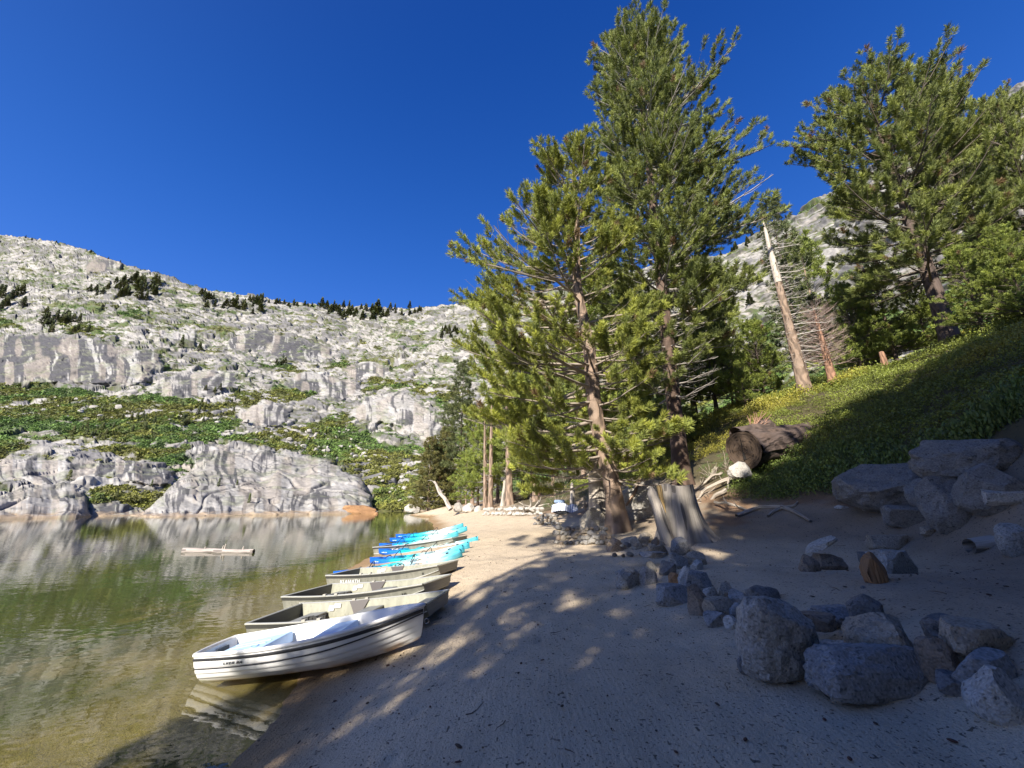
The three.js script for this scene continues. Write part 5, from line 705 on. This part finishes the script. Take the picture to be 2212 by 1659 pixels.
{ // the big fallen log with its sawn end
  const a = at(1606, 972, 17.2), b = at(1800, 935, 20.5), g = thing('fallen_log', 'thick fallen log with furrowed bark and a sawn, cracked end in the shrubs', 'fallen log', a.toArray());
  const d = b.clone().sub(a), n = 22, P = [], R = []; for (let i = 0; i <= n; i++) { P.push(d.clone().multiplyScalar(i / n)); R.push(lerp(0.80, 0.66, i / n)); }
  mesh('bark', tube(P, R, 40, 0.05, { around: 5, perMetre: 0.5, flute: (th, t, l) => 0.07 * noise(th * 5 + noise(l * 2, th * 2) * 1.5, l * 1.3, 2) + 0.05 * noise(th * 11, l * 2.2, 8) }), BARK.dark, g);
  const dir = d.clone().normalize(), s1 = V(0, 1, 0).cross(dir).normalize(), s2 = dir.clone().cross(s1);
  mesh('sawn_end', sheet(10, 41, (q, c) => { const th = c * 6.2832, r = 0.80 * q * (1 + 0.03 * Math.sin(th * 3)); return V(0, 0, 0).addScaledVector(s1, r * Math.cos(th)).addScaledVector(s2, r * Math.sin(th)).addScaledVector(dir, -0.01 - 0.05 * (1 - q) + 0.03 * noise(r * 5, th * 3, 1)); }, (q, c) => [q * 1.6, c * 5]), Object.assign(wood([0.15, 0.105, 0.075]), { side: THREE.DoubleSide }), g);
  mesh('crack', new THREE.ConeGeometry(0.10, 1.0, 4).translate(0, 0.1, 0).applyMatrix4(new THREE.Matrix4().makeBasis(s1, s2, dir)).translate(-dir.x * 0.03, -dir.y * 0.03, -dir.z * 0.03), std([0.02, 0.017, 0.015]), g);
  const t = thing('split_log', 'broken upper log with reddish splintered wood lying over the thick log', 'fallen log', at(1632, 940, 18.3).toArray());
  mesh('bark', twisty(V(-0.9, -0.15, 0.1), V(0.9, 0.4, -0.4), 0.50, 0.42, 10, 0.03, 5, 16), BARK.dark, t); const sp = []; const rr = rng(17); for (let i = 0; i < 26; i++) sp.push(twisty(V(-0.2 + rr() * 0.9, 0.2, -0.3 + 0.4 * rr()), V(-0.3 + rr() * 1.3, 0.6 + 0.55 * rr(), -0.3 + 0.5 * rr()), 0.06, 0.012, 3, 0.03, i, 4)); mesh('splinters', merge(sp), wood([0.45, 0.27, 0.19]), t).userData.kind = 'stuff';
}
{ // drift log on the lake
  const a = atY(396, 1189, 0.06), b = atY(556, 1189, 0.06), g = thing('floating_log', 'pale log afloat on the lake with a few knobs along it', 'floating log', a.toArray()), d = b.clone().sub(a); d.z += 0.25;
  mesh('log_body', twisty(V(0, 0, 0), d, 0.11, 0.09, 14, 0.006, 3, 12), wood([0.47, 0.42, 0.39]), g); for (const [t, h] of [[0.55, 0.22], [0.58, 0.28], [0.84, 0.2], [0.3, 0.17]]) mesh('knob', twisty(d.clone().multiplyScalar(t), d.clone().multiplyScalar(t + 0.01).add(V(0, h, 0)), 0.05, 0.02, 3, 0.05, t * 9, 6), wood([0.62, 0.56, 0.5]), g);
}
{ // bleached roots and branches
  const w = wood([0.56, 0.50, 0.43]); const r1 = thing('exposed_roots', 'grey root snaking over the sunlit litter below the shrubs', 'roots', [0, 0, 0]);
  const on = (u, v, dy) => { const p = hitGround(u, v); p.y += dy; return p; };
  for (const [q, r0, r2, s] of [[[[1592, 1118], [1640, 1100], [1690, 1098]], 0.07, 0.05, 1], [[[1690, 1098], [1716, 1108], [1752, 1130]], 0.07, 0.03, 2], [[[1660, 1118], [1672, 1108], [1690, 1099]], 0.035, 0.05, 3], [[[1690, 1100], [1715, 1096], [1724, 1087]], 0.05, 0.02, 4]]) { const c = new THREE.CatmullRomCurve3(q.map(([u, v]) => on(u, v, 0.05))); const P = c.getPoints(10); mesh('root', tube(P, P.map((p, i) => lerp(r0, r2, i / 10)), 7, 0.2, { seed: s }), w, r1); }
  const R = rng(41), bl = [['long bleached root arching down the bank right of the tallest pine', [1590, 1040], [1500, 1085]], ['bleached branch lying across the bank above the long root', [1560, 1030], [1500, 1062]], ['bleached branch standing out of the litter right of the tallest pine', [1548, 1018], [1520, 1050]], ['low bleached branch beside the foot of the tallest pine', [1570, 1068], [1496, 1092]], ['short bleached branch under the pale boulder by the log', [1600, 1025], [1572, 1060]], ['grey branch lying in the litter beyond the stump', [1545, 1095], [1620, 1108]]];
  for (const [l, a, b] of bl) { const A2 = on(...a, 0.18), B2 = on(...b, 0.06), g = thing('bleached_branch', l, 'branch', A2.toArray()), d = B2.clone().sub(A2); mesh('branch_stem', twisty(V(0, 0, 0), d, 0.05 + 0.05 * R(), 0.03, 10, 0.12, R() * 50, 6), w, g); for (let i = 0; i < 3; i++) { const s = d.clone().multiplyScalar(0.2 + 0.6 * R()); mesh('twig', twisty(s, s.clone().add(V((R() - 0.5) * 0.9, 0.15 + 0.3 * R(), (R() - 0.5) * 0.6)), 0.025, 0.006, 5, 0.1, R() * 70, 4), w, g); } }
  const rt = thing('root_mass', 'white upturned root mass at the far edge of the beach', 'roots', on(1148, 1104, 0).toArray()); for (let i = 0; i < 12; i++) mesh('root', twisty(V((R() - 0.5) * 1.2, 0, -0.2), V((R() - 0.5) * 3.0, 0.25 + R() * 0.8, 0.3 + 0.4 * R()), 0.11, 0.03, 6, 0.1, i * 3.3, 5), wood([0.62, 0.57, 0.50]), rt);
  const pl = on(2200, 1190, 0.12), gl = thing('pale_log', 'short pale log lying on the terrace near the right edge', 'log', on(2098, 1196, 0.12).toArray()); mesh('log_body', twisty(V(0, 0, 0), V(1.0, 0.05, 0.12), 0.13, 0.16, 8, 0.03, 3, 10), wood([0.56, 0.52, 0.47]), gl);
  const wb = on(1890, 1256, -0.05), gb = thing('wood_block', 'orange brown block of weathered wood standing on the terrace', 'wood block', wb.toArray()); mesh('block', rockGeo(77, 0.26, 0.40, 0.22, { cuts: 8, sharp: 0.7, detail: 9 }), wood([0.34, 0.19, 0.09]), gb);
}
// dead and bare trunks
function snag(o, u, fwd, vTop) { const t = conifer({ dead: () => 1, noTop: true, tuft: 0.1, category: 'dead tree', per: 3.5, subs: 2.2, twigs: 1, flare: 0.5, ...o }); return stand(t, o.h, u, fwd, vTop, o.yaw || 0); }
snag({ name: 'bare_snag', label: 'tall bare snag with a bleached broken top and dead twigs down its right side', seed: 61, h: 15, r: 0.42, base: 0.15, bark: 'tan', limb: 'white', taper: 0.55, gapY: 0.42, curl: 0.0, R: (t, az) => (0.5 + 0.8 * noise(t * 40, az, 2) ** 2 + 2.2 * dirf(az, 0, 1) * (0.6 + 0.4 * noise(t * 60, az * 2, 9))) * (t > 0.85 ? 0.3 : 1), el: () => -0.12, bend: (t) => [-0.5 * t, 0] }, 1742, 25, 478).add((() => { const p = []; for (let i = 0; i <= 8; i++) { const t = lerp(0.62, 1.0, i / 8); p.push(V(-0.5 * t, 15 * t, 0)); } const m = new THREE.Mesh(tube(p, p.map((q, i) => 0.42 * Math.pow(1 - lerp(0.62, 0.985, i / 8), 0.55) * 1.06 + 0.012), 14, 0.1, { perMetre: 0.4 }), BARK.white); m.name = 'bleached_top'; return shadows(m); })());
snag({ name: 'reddish_snag', label: 'reddish bare trunk with a cloud of pinkish dead twigs, right of the bleached snag', seed: 67, h: 8.5, r: 0.40, base: 0.30, bark: 'red', limb: 'pink', taper: 0.5, gapY: 0.26, per: 5, subs: 3, R: (t) => 2.2 - 0.8 * t, el: (t) => lerp(-0.1, 0.5, t), bend: (t) => [-0.3 * t, 0] }, 1804, 25, 668);
snag({ name: 'trunk_stub', label: 'pale reddish stub of trunk standing on the sunlit shrub slope', seed: 68, h: 1.7, r: 0.24, base: 2, bark: 'red', taper: 0.12, flare: 0.1, R: () => 0 }, 1914, 24.5, 757);
for (const [l, u, f, v, h, r, bark, tp, lean2] of [['grey fluted dead trunk just left of the leaning pine', 1300, 18.5, 985, 3, 0.42, 'grey', 0.35, -0.3], ['grey dead trunk in the dark grove left of the fluted one', 1238, 27, 1040, 3, 0.30, 'grey', 0.25, 0], ['short broken trunk of pale reddish wood at the grove edge', 1156, 40, 1028, 4, 0.42, 'tan', 0.3, 0], ['slim pale trunk at the grove edge, left of a twin', 1048, 44, 900, 8, 0.17, 'tan', 0.4, -0.2], ['slim pale trunk at the grove edge, right of a twin', 1059, 43, 860, 9, 0.20, 'tan', 0.4, 0], ['thicker pale trunk with peeling base at the grove edge', 1101, 42, 860, 9, 0.30, 'tan', 0.4, -0.3], ['short grey trunk beside the thicker pale one', 1085, 43, 1000, 5, 0.24, 'grey', 0.4, 0.5]])
  snag({ name: 'dead_trunk', label: l, seed: 70 + u, h, r, base: 2, bark, taper: tp, R: () => 0, bend: (t) => [lean2 * t, 0], flare: 0.6, group: null }, u, f, v);
{ const a = at(974, 1094, 44), b = at(938, 1040, 45), g = thing('leaning_dead_trunk', 'dead grey trunk leaning toward the lake at the far end of the beach', 'dead tree', a.toArray()); mesh('trunk', twisty(V(0, -0.3, 0), b.clone().sub(a), 0.28, 0.12, 10, 0.05, 3, 8), wood([0.50, 0.45, 0.40]), g); const R = rng(8), d = b.clone().sub(a); for (let i = 0; i < 9; i++) { const s = d.clone().multiplyScalar(0.45 + 0.55 * R()); mesh('limb', twisty(s, s.clone().add(V((R() - 0.6) * 1.6, (R() - 0.3) * 1.2, R() - 0.5)), 0.05, 0.015, 5, 0.15, i, 4), LIMB.grey, g); } }
{ // long dead limb hanging from the tallest pine
  const P = [[1452, 905, 19.6], [1422, 915, 19.0], [1400, 960, 18.4], [1392, 1000, 18.2], [1372, 1060, 18.0], [1352, 1092, 17.9]].map(([u, v, f]) => tall.worldToLocal(at(u, v, f))); tall.updateMatrixWorld(true); const Q = [[1452, 905, 19.6], [1422, 915, 19.0], [1400, 960, 18.4], [1392, 1000, 18.2], [1372, 1060, 18.0], [1352, 1092, 17.9]].map(([u, v, f]) => tall.worldToLocal(at(u, v, f))); const c = new THREE.CatmullRomCurve3(Q).getPoints(16); mesh('drooping_dead_limb', tube(c, c.map((p, i) => lerp(0.17, 0.05, i / 16)), 8, 0.2), BARK.tan, tall);
}
{ // striped towel over a camp bundle on the wall
  const p = hitGround(1222, 1112), g = thing('striped_towel', 'blue and white striped towel draped over a dark bundle beside the dry wall', 'towel', [p.x, p.y, p.z - 0.5]);
  const tt = dataTex(64, 8, (i) => { const k = (i / 64 * 7) % 1; return k < 0.5 ? [0.75, 0.75, 0.76] : k < 0.75 ? [0.10, 0.17, 0.38] : [0.55, 0.56, 0.6]; }, true);
  const S = 56 * px(1222, 1105, -p.z); mesh('towel_cloth', sheet(18, 30, (a, b) => V((b - 0.5) * S, 0.62 - 0.5 * Math.pow(Math.abs(a - 0.5) * 2, 2.2) + 0.10 * noise(b * 6, a * 3, 2) + 0.12 * Math.exp(-Math.pow((b - 0.25) * 5, 2)), (a - 0.5) * 0.75 + 0.05 * noise(b * 8, a * 2, 5)), (a, b) => [b * 1.6 + a * 0.3, a]), Object.assign(std([1, 1, 1], { map: tt }), { side: THREE.DoubleSide }), g);
  mesh('bundle', rockGeo(401, S * 0.98, 0.5, 0.6, { cuts: 4, flat: 0.7 }), std([0.03, 0.033, 0.04]), g); mesh('rolled_mat', new THREE.CapsuleGeometry(0.11, 0.5, 4, 10).rotateZ(Math.PI / 2).translate(-S * 0.18, 0.80, -0.1), std([0.22, 0.30, 0.42]), g);
}

{ // two picnic tables in the shade of the grove
  const tb = (u, f, yaw, label) => { let v = 1090; const r = ray(u, v), x = r[0] / r[2] * f, g = thing('picnic_table', label, 'picnic table', [x, groundY(x, -f), -f], 'picnic tables'); g.rotation.y = yaw; const w = std([0.20, 0.115, 0.075]), plank = new RoundedBoxGeometry(1.9, 0.045, 0.14, 1, 0.01);
    for (let i = 0; i < 5; i++) mesh('tabletop_plank', plank, w, g).position.set(0, 0.76, (i - 2) * 0.15); for (const s of [-1, 1]) for (let i = 0; i < 2; i++) mesh('bench_plank', plank, w, g).position.set(0, 0.45, s * (0.62 + 0.15 * i));
    for (const s of [-1, 1]) { for (const q of [-1, 1]) { const l = mesh('leg', new THREE.BoxGeometry(0.09, 0.95, 0.05), w, g); l.position.set(s * 0.7, 0.37, q * 0.36); l.rotation.x = q * -0.55; } mesh('cross_beam', new THREE.BoxGeometry(0.05, 0.09, 1.5), w, g).position.set(s * 0.64, 0.40, 0); } };
  tb(1122, 46, 0.3, 'brown picnic table in the dark grove beside the thicker pale trunk'); tb(1180, 44, -0.2, 'brown picnic table in the dark grove right of the broken trunk');
  const R = rng(123), tw = []; for (let i = 0; i < 60; i++) { const x = lerp(-0.5, 8, R()), z = -lerp(2.2, 12, R()), a = R() * 6.28, l = 0.06 + 0.22 * R() * R(), y = groundY(x, z) + 0.018, x2 = x + Math.cos(a) * l, z2 = z + Math.sin(a) * l; tw.push(twisty(V(x, y, z), V(x2, groundY(x2, z2) + 0.018, z2), 0.005, 0.002, 4, 0.12, i, 4)); }
  tag(mesh('sand_twigs', merge(tw), std([0.13, 0.09, 0.06])), 'thin brown twigs scattered over the shaded sand', null, null, 'stuff');
}

// ---------------------------------------------------------------- shrubs, small far trees, scattered boulders, litter
function leafClump(N, seed, size, r) { const R = rng(seed), T = []; for (let i = 0; i < N; i++) { const th = R() * 6.283, ph = Math.acos(R()), q = r * (0.55 + 0.45 * Math.sqrt(R())), c = V(Math.sin(ph) * Math.cos(th) * q, Math.cos(ph) * q, Math.sin(ph) * Math.sin(th) * q), a = V(R() - 0.5, R() * 0.6, R() - 0.5).normalize(), b = V(R() - 0.5, R() - 0.2, R() - 0.5).cross(a).normalize(), l = size * (0.7 + 0.6 * R()); const p0 = c, p1 = c.clone().addScaledVector(a, l * 0.5).addScaledVector(b, l * 0.3), p2 = c.clone().addScaledVector(a, l), p3 = c.clone().addScaledVector(a, l * 0.5).addScaledVector(b, -l * 0.3); for (const p of [p0, p1, p2, p0, p2, p3]) T.push(p.x, p.y, p.z); } return geom(T); }
const LEAFM = new THREE.MeshPhysicalMaterial({ color: 0xffffff, roughness: 0.6, side: THREE.DoubleSide, transmission: 0.22, thickness: 0 });
function scatter(name, label, geo, mat, list, kind = 'stuff', parent = scene) { const im = new THREE.InstancedMesh(geo, mat, list.length), M = new THREE.Matrix4(), Q = new THREE.Quaternion(), E = new THREE.Euler(), K = new THREE.Color(); list.forEach((e, i) => { E.set(e.rx || 0, e.ry || 0, e.rz || 0); Q.setFromEuler(E); M.compose(e.p, Q, e.s); im.setMatrixAt(i, M); if (e.c) im.setColorAt(i, K.setRGB(...e.c)); }); im.name = parent === scene ? numbered(name) : name; shadows(im); parent.add(im); return tag(im, label, null, null, kind); }
{ // shrubs over the hillside
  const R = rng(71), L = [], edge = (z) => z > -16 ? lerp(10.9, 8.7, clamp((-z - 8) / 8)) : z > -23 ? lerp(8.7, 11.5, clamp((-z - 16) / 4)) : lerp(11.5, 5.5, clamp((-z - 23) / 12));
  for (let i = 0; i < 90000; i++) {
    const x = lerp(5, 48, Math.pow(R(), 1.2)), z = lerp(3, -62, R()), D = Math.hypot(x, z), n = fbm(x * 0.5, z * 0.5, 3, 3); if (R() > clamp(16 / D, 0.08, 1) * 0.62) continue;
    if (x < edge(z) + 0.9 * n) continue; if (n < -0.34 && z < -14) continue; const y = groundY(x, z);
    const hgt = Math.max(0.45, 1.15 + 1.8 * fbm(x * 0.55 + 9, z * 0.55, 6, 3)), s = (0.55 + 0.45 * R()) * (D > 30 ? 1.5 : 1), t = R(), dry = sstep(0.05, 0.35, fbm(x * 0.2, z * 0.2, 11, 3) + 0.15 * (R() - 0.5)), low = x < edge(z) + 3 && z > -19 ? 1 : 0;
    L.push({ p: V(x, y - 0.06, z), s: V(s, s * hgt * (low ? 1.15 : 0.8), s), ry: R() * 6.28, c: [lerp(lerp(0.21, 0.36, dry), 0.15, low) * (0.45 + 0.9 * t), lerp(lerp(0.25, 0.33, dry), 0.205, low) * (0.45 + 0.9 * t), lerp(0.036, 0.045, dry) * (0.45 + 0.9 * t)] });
  }
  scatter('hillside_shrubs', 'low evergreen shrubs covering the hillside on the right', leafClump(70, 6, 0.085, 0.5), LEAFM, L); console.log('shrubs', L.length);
  // a few separate bushes at the grove edge
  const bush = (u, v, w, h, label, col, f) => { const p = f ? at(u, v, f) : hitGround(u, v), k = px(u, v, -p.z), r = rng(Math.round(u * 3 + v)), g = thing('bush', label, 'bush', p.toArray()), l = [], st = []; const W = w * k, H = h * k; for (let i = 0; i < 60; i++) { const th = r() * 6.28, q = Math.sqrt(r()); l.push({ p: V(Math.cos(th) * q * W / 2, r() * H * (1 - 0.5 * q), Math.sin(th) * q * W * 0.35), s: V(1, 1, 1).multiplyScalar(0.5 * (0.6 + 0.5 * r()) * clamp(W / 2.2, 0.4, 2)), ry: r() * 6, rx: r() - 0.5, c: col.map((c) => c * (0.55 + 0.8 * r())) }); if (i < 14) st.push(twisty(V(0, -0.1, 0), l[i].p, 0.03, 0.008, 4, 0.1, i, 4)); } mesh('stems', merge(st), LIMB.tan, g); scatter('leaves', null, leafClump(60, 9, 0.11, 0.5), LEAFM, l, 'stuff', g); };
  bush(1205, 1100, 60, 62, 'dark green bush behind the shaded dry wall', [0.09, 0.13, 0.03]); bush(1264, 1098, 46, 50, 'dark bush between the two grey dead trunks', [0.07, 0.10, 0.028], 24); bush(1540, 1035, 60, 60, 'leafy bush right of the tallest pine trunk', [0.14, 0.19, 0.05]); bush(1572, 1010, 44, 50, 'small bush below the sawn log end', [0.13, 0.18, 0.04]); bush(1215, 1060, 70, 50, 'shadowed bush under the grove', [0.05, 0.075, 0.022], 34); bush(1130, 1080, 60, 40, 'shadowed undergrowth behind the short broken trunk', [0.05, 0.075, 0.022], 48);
}
{ // small conifers far up the mountainside
  const R = rng(83), kinds = [0, 1, 2].map((q) => { const r = rng(90 + q), T = []; for (let i = 0; i < 190; i++) { const t = Math.pow(r(), 0.75), th = r() * 6.283, w = (1 - t) * (0.20 + 0.05 * q) * (0.6 + 0.6 * r()) + 0.03, c = Math.cos(th), s = Math.sin(th), y = 0.06 + 0.92 * t, l = 0.05 + 0.05 * r(); T.push(c * w * 0.2, y + 0.03, s * w * 0.2, c * w + s * l, y - 0.05 * r(), s * w - c * l, c * w - s * l, y - 0.03 + 0.03 * r(), s * w + c * l); } return geom(T); });
  const mats = [[0.14, 0.165, 0.06], [0.11, 0.135, 0.055], [0.17, 0.185, 0.065]].map((c) => Object.assign(std(c), { side: THREE.DoubleSide })), pole = new THREE.CylinderGeometry(0.008, 0.03, 0.9, 5).translate(0, 0.43, 0), protos = kinds.map((k, i) => { const o = new THREE.Group(); o.name = 'mountain_conifer'; const tr = shadows(new THREE.Mesh(pole, LIMB.tan)); tr.name = 'trunk'; const cr = shadows(new THREE.Mesh(k, mats[i])); cr.name = 'crown'; o.add(tr, cr); return o; });
  let n = 0; const grow = (u, v, hpx, label, group) => { const p = mtnPoint(u, v), o = protos[Math.floor(R() * 3)].clone(); o.name = numbered('mountain_conifer'); const h = hpx * px(u, v, -p.z); o.position.set(p.x, p.y - 0.25, p.z); o.rotation.y = R() * 6; o.scale.set(h * (0.8 + 0.5 * R()), h, h * (0.8 + 0.5 * R())); scene.add(o); tag(o, label, 'conifer', group); n++; };
  const many = (c, u0, u1, d0, d1, h0, h1, label, sky) => { for (let i = 0; i < c; i++) { const u = lerp(u0, u1, R()), v = sky ? tab(MT, u) + lerp(d0, d1, R()) : lerp(d0, d1, R()); grow(u, v, 0.85 * lerp(h0, h1, R() * R() * 0.6 + R() * 0.4), label, label); } };
  many(38, 415, 565, 10, 42, 12, 34, 'dark conifer in the belt below the highest part of the ridge', true); many(26, 560, 705, 2, 10, 9, 20, 'small conifer on the skyline left of the ridge dip', true); many(44, 690, 838, 5, 30, 14, 36, 'dark conifer in the dense clump at the ridge dip', true); many(10, 838, 910, 3, 20, 10, 26, 'conifer on the skyline right of the ridge dip', true); many(9, 40, 260, 1, 6, 6, 12, 'tiny conifer on the upper left skyline', true);
  many(30, 255, 345, 605, 650, 20, 44, 'dark conifer in the upper grove beneath the left summit'); many(10, -5, 48, 630, 672, 28, 50, 'conifer in the grove at the left edge'); many(20, 88, 205, 688, 728, 20, 42, 'conifer on the ledge above the long dark cliff'); many(8, 190, 262, 600, 640, 14, 28, 'conifer left of the upper grove'); many(14, 952, 1040, 716, 734, 14, 34, 'conifer on the pale slope left of the leaning pine'); many(6, 592, 628, 786, 793, 13, 22, 'small conifer under the middle cliff');
  many(30, 150, 335, 905, 958, 16, 38, 'conifer standing in the green bench above the shore'); many(9, 390, 445, 880, 925, 18, 34, 'conifer on the bench left of the round grey boulder cliff'); many(3, 678, 698, 936, 946, 14, 20, 'conifer in the green slope left of the pale cliff'); many(12, 340, 520, 845, 925, 12, 24, 'scattered small conifer on the middle slope'); many(14, 1555, 1690, 2, 16, 12, 34, 'conifer along the right hand ridge', true); many(12, 1590, 1720, 570, 780, 24, 60, 'conifer on the slope behind the bare snag'); many(16, 1880, 2210, 6, 60, 14, 44, 'conifer high on the right hand ridge', true);
  for (const [u, v, h, l] of [[390, 752, 32, 'lone conifer above the streaked middle cliff'], [430, 757, 22, 'lone conifer right of another above the middle cliff'], [148, 1036, 26, 'round little conifer on the lower left slab'], [472, 1050, 20, 'small conifer on the left part of the domed rock'], [538, 1084, 24, 'bushy conifer low on the domed rock'], [512, 1046, 14, 'tiny conifer high on the domed rock'], [328, 1046, 16, 'low conifer at the right end of the dark slab'], [250, 1078, 24, 'conifer rising from the green pocket between the slabs'], [885, 660, 20, 'lone conifer on the pale skyline']]) grow(u, v, h, l, null);
  console.log('mountain conifers', n);
  const bs = [0, 1, 2, 3].map((i) => rockGeo(501 + i, 1, 0.75, 0.9, { cuts: 7, detail: 2 })), bm = std([0.40, 0.375, 0.335], { roughness: 0.9 }); let nb = 0;
  const strew = (c, P, s0, s1, label) => { const b = bbox(P); let k = 0, g = 0; while (k < c && g++ < 4000) { const u = lerp(b[0], b[1], R()), v = lerp(b[2], b[3], R()); if (pdist(P, u, v) < 0) continue; const p = mtnPoint(u, v); const s = lerp(s0, s1, R() * R()) * px(u, v, -p.z), m = mesh('pale_boulder', bs[k % 4], bm); m.position.set(p.x, p.y - 0.1 * s, p.z); m.rotation.y = R() * 6; m.scale.set(s * (0.8 + 0.5 * R()), s * (0.7 + 0.4 * R()), s); tag(m, label, 'boulder', label); k++; nb++; } };
  strew(60, [[560, 935], [760, 925], [810, 985], [700, 985], [600, 965]], 5, 15, 'pale boulder scattered on the green slope above the domed rock'); strew(24, [[470, 905], [600, 925], [560, 950], [400, 935], [330, 890]], 6, 18, 'pale boulder on the green bench left of the round grey cliff'); strew(24, [[100, 855], [330, 885], [320, 920], [60, 900]], 5, 18, 'pale boulder among the scrub of the left bench'); strew(24, [[790, 985], [900, 1000], [880, 1080], [820, 1060]], 6, 16, 'pale boulder in the green slope beside the far shore');
}
{ // dark cone scales, needles and bits of bark on the sand
  const R = rng(97), L = []; for (let i = 0; i < 3200; i++) { const x = lerp(-2.2, 10, R()), z = -lerp(1.5, 16, Math.pow(R(), 1.4)); const y = groundY(x, z); if (y < 0.12) continue; const s = 0.004 + 0.010 * Math.pow(R(), 7); L.push({ p: V(x, y + 0.012, z), s: V(s * (1 + 3 * R() * R()), s * 0.7, s), ry: R() * 6, c: [0.06 + 0.05 * R(), 0.045, 0.03] }); }
  scatter('sand_litter', 'small dark cones, needles and bark bits strewn over the sand', ico(1).clone(), std([1, 1, 1]), L);
}

renderer.render(scene, camera);
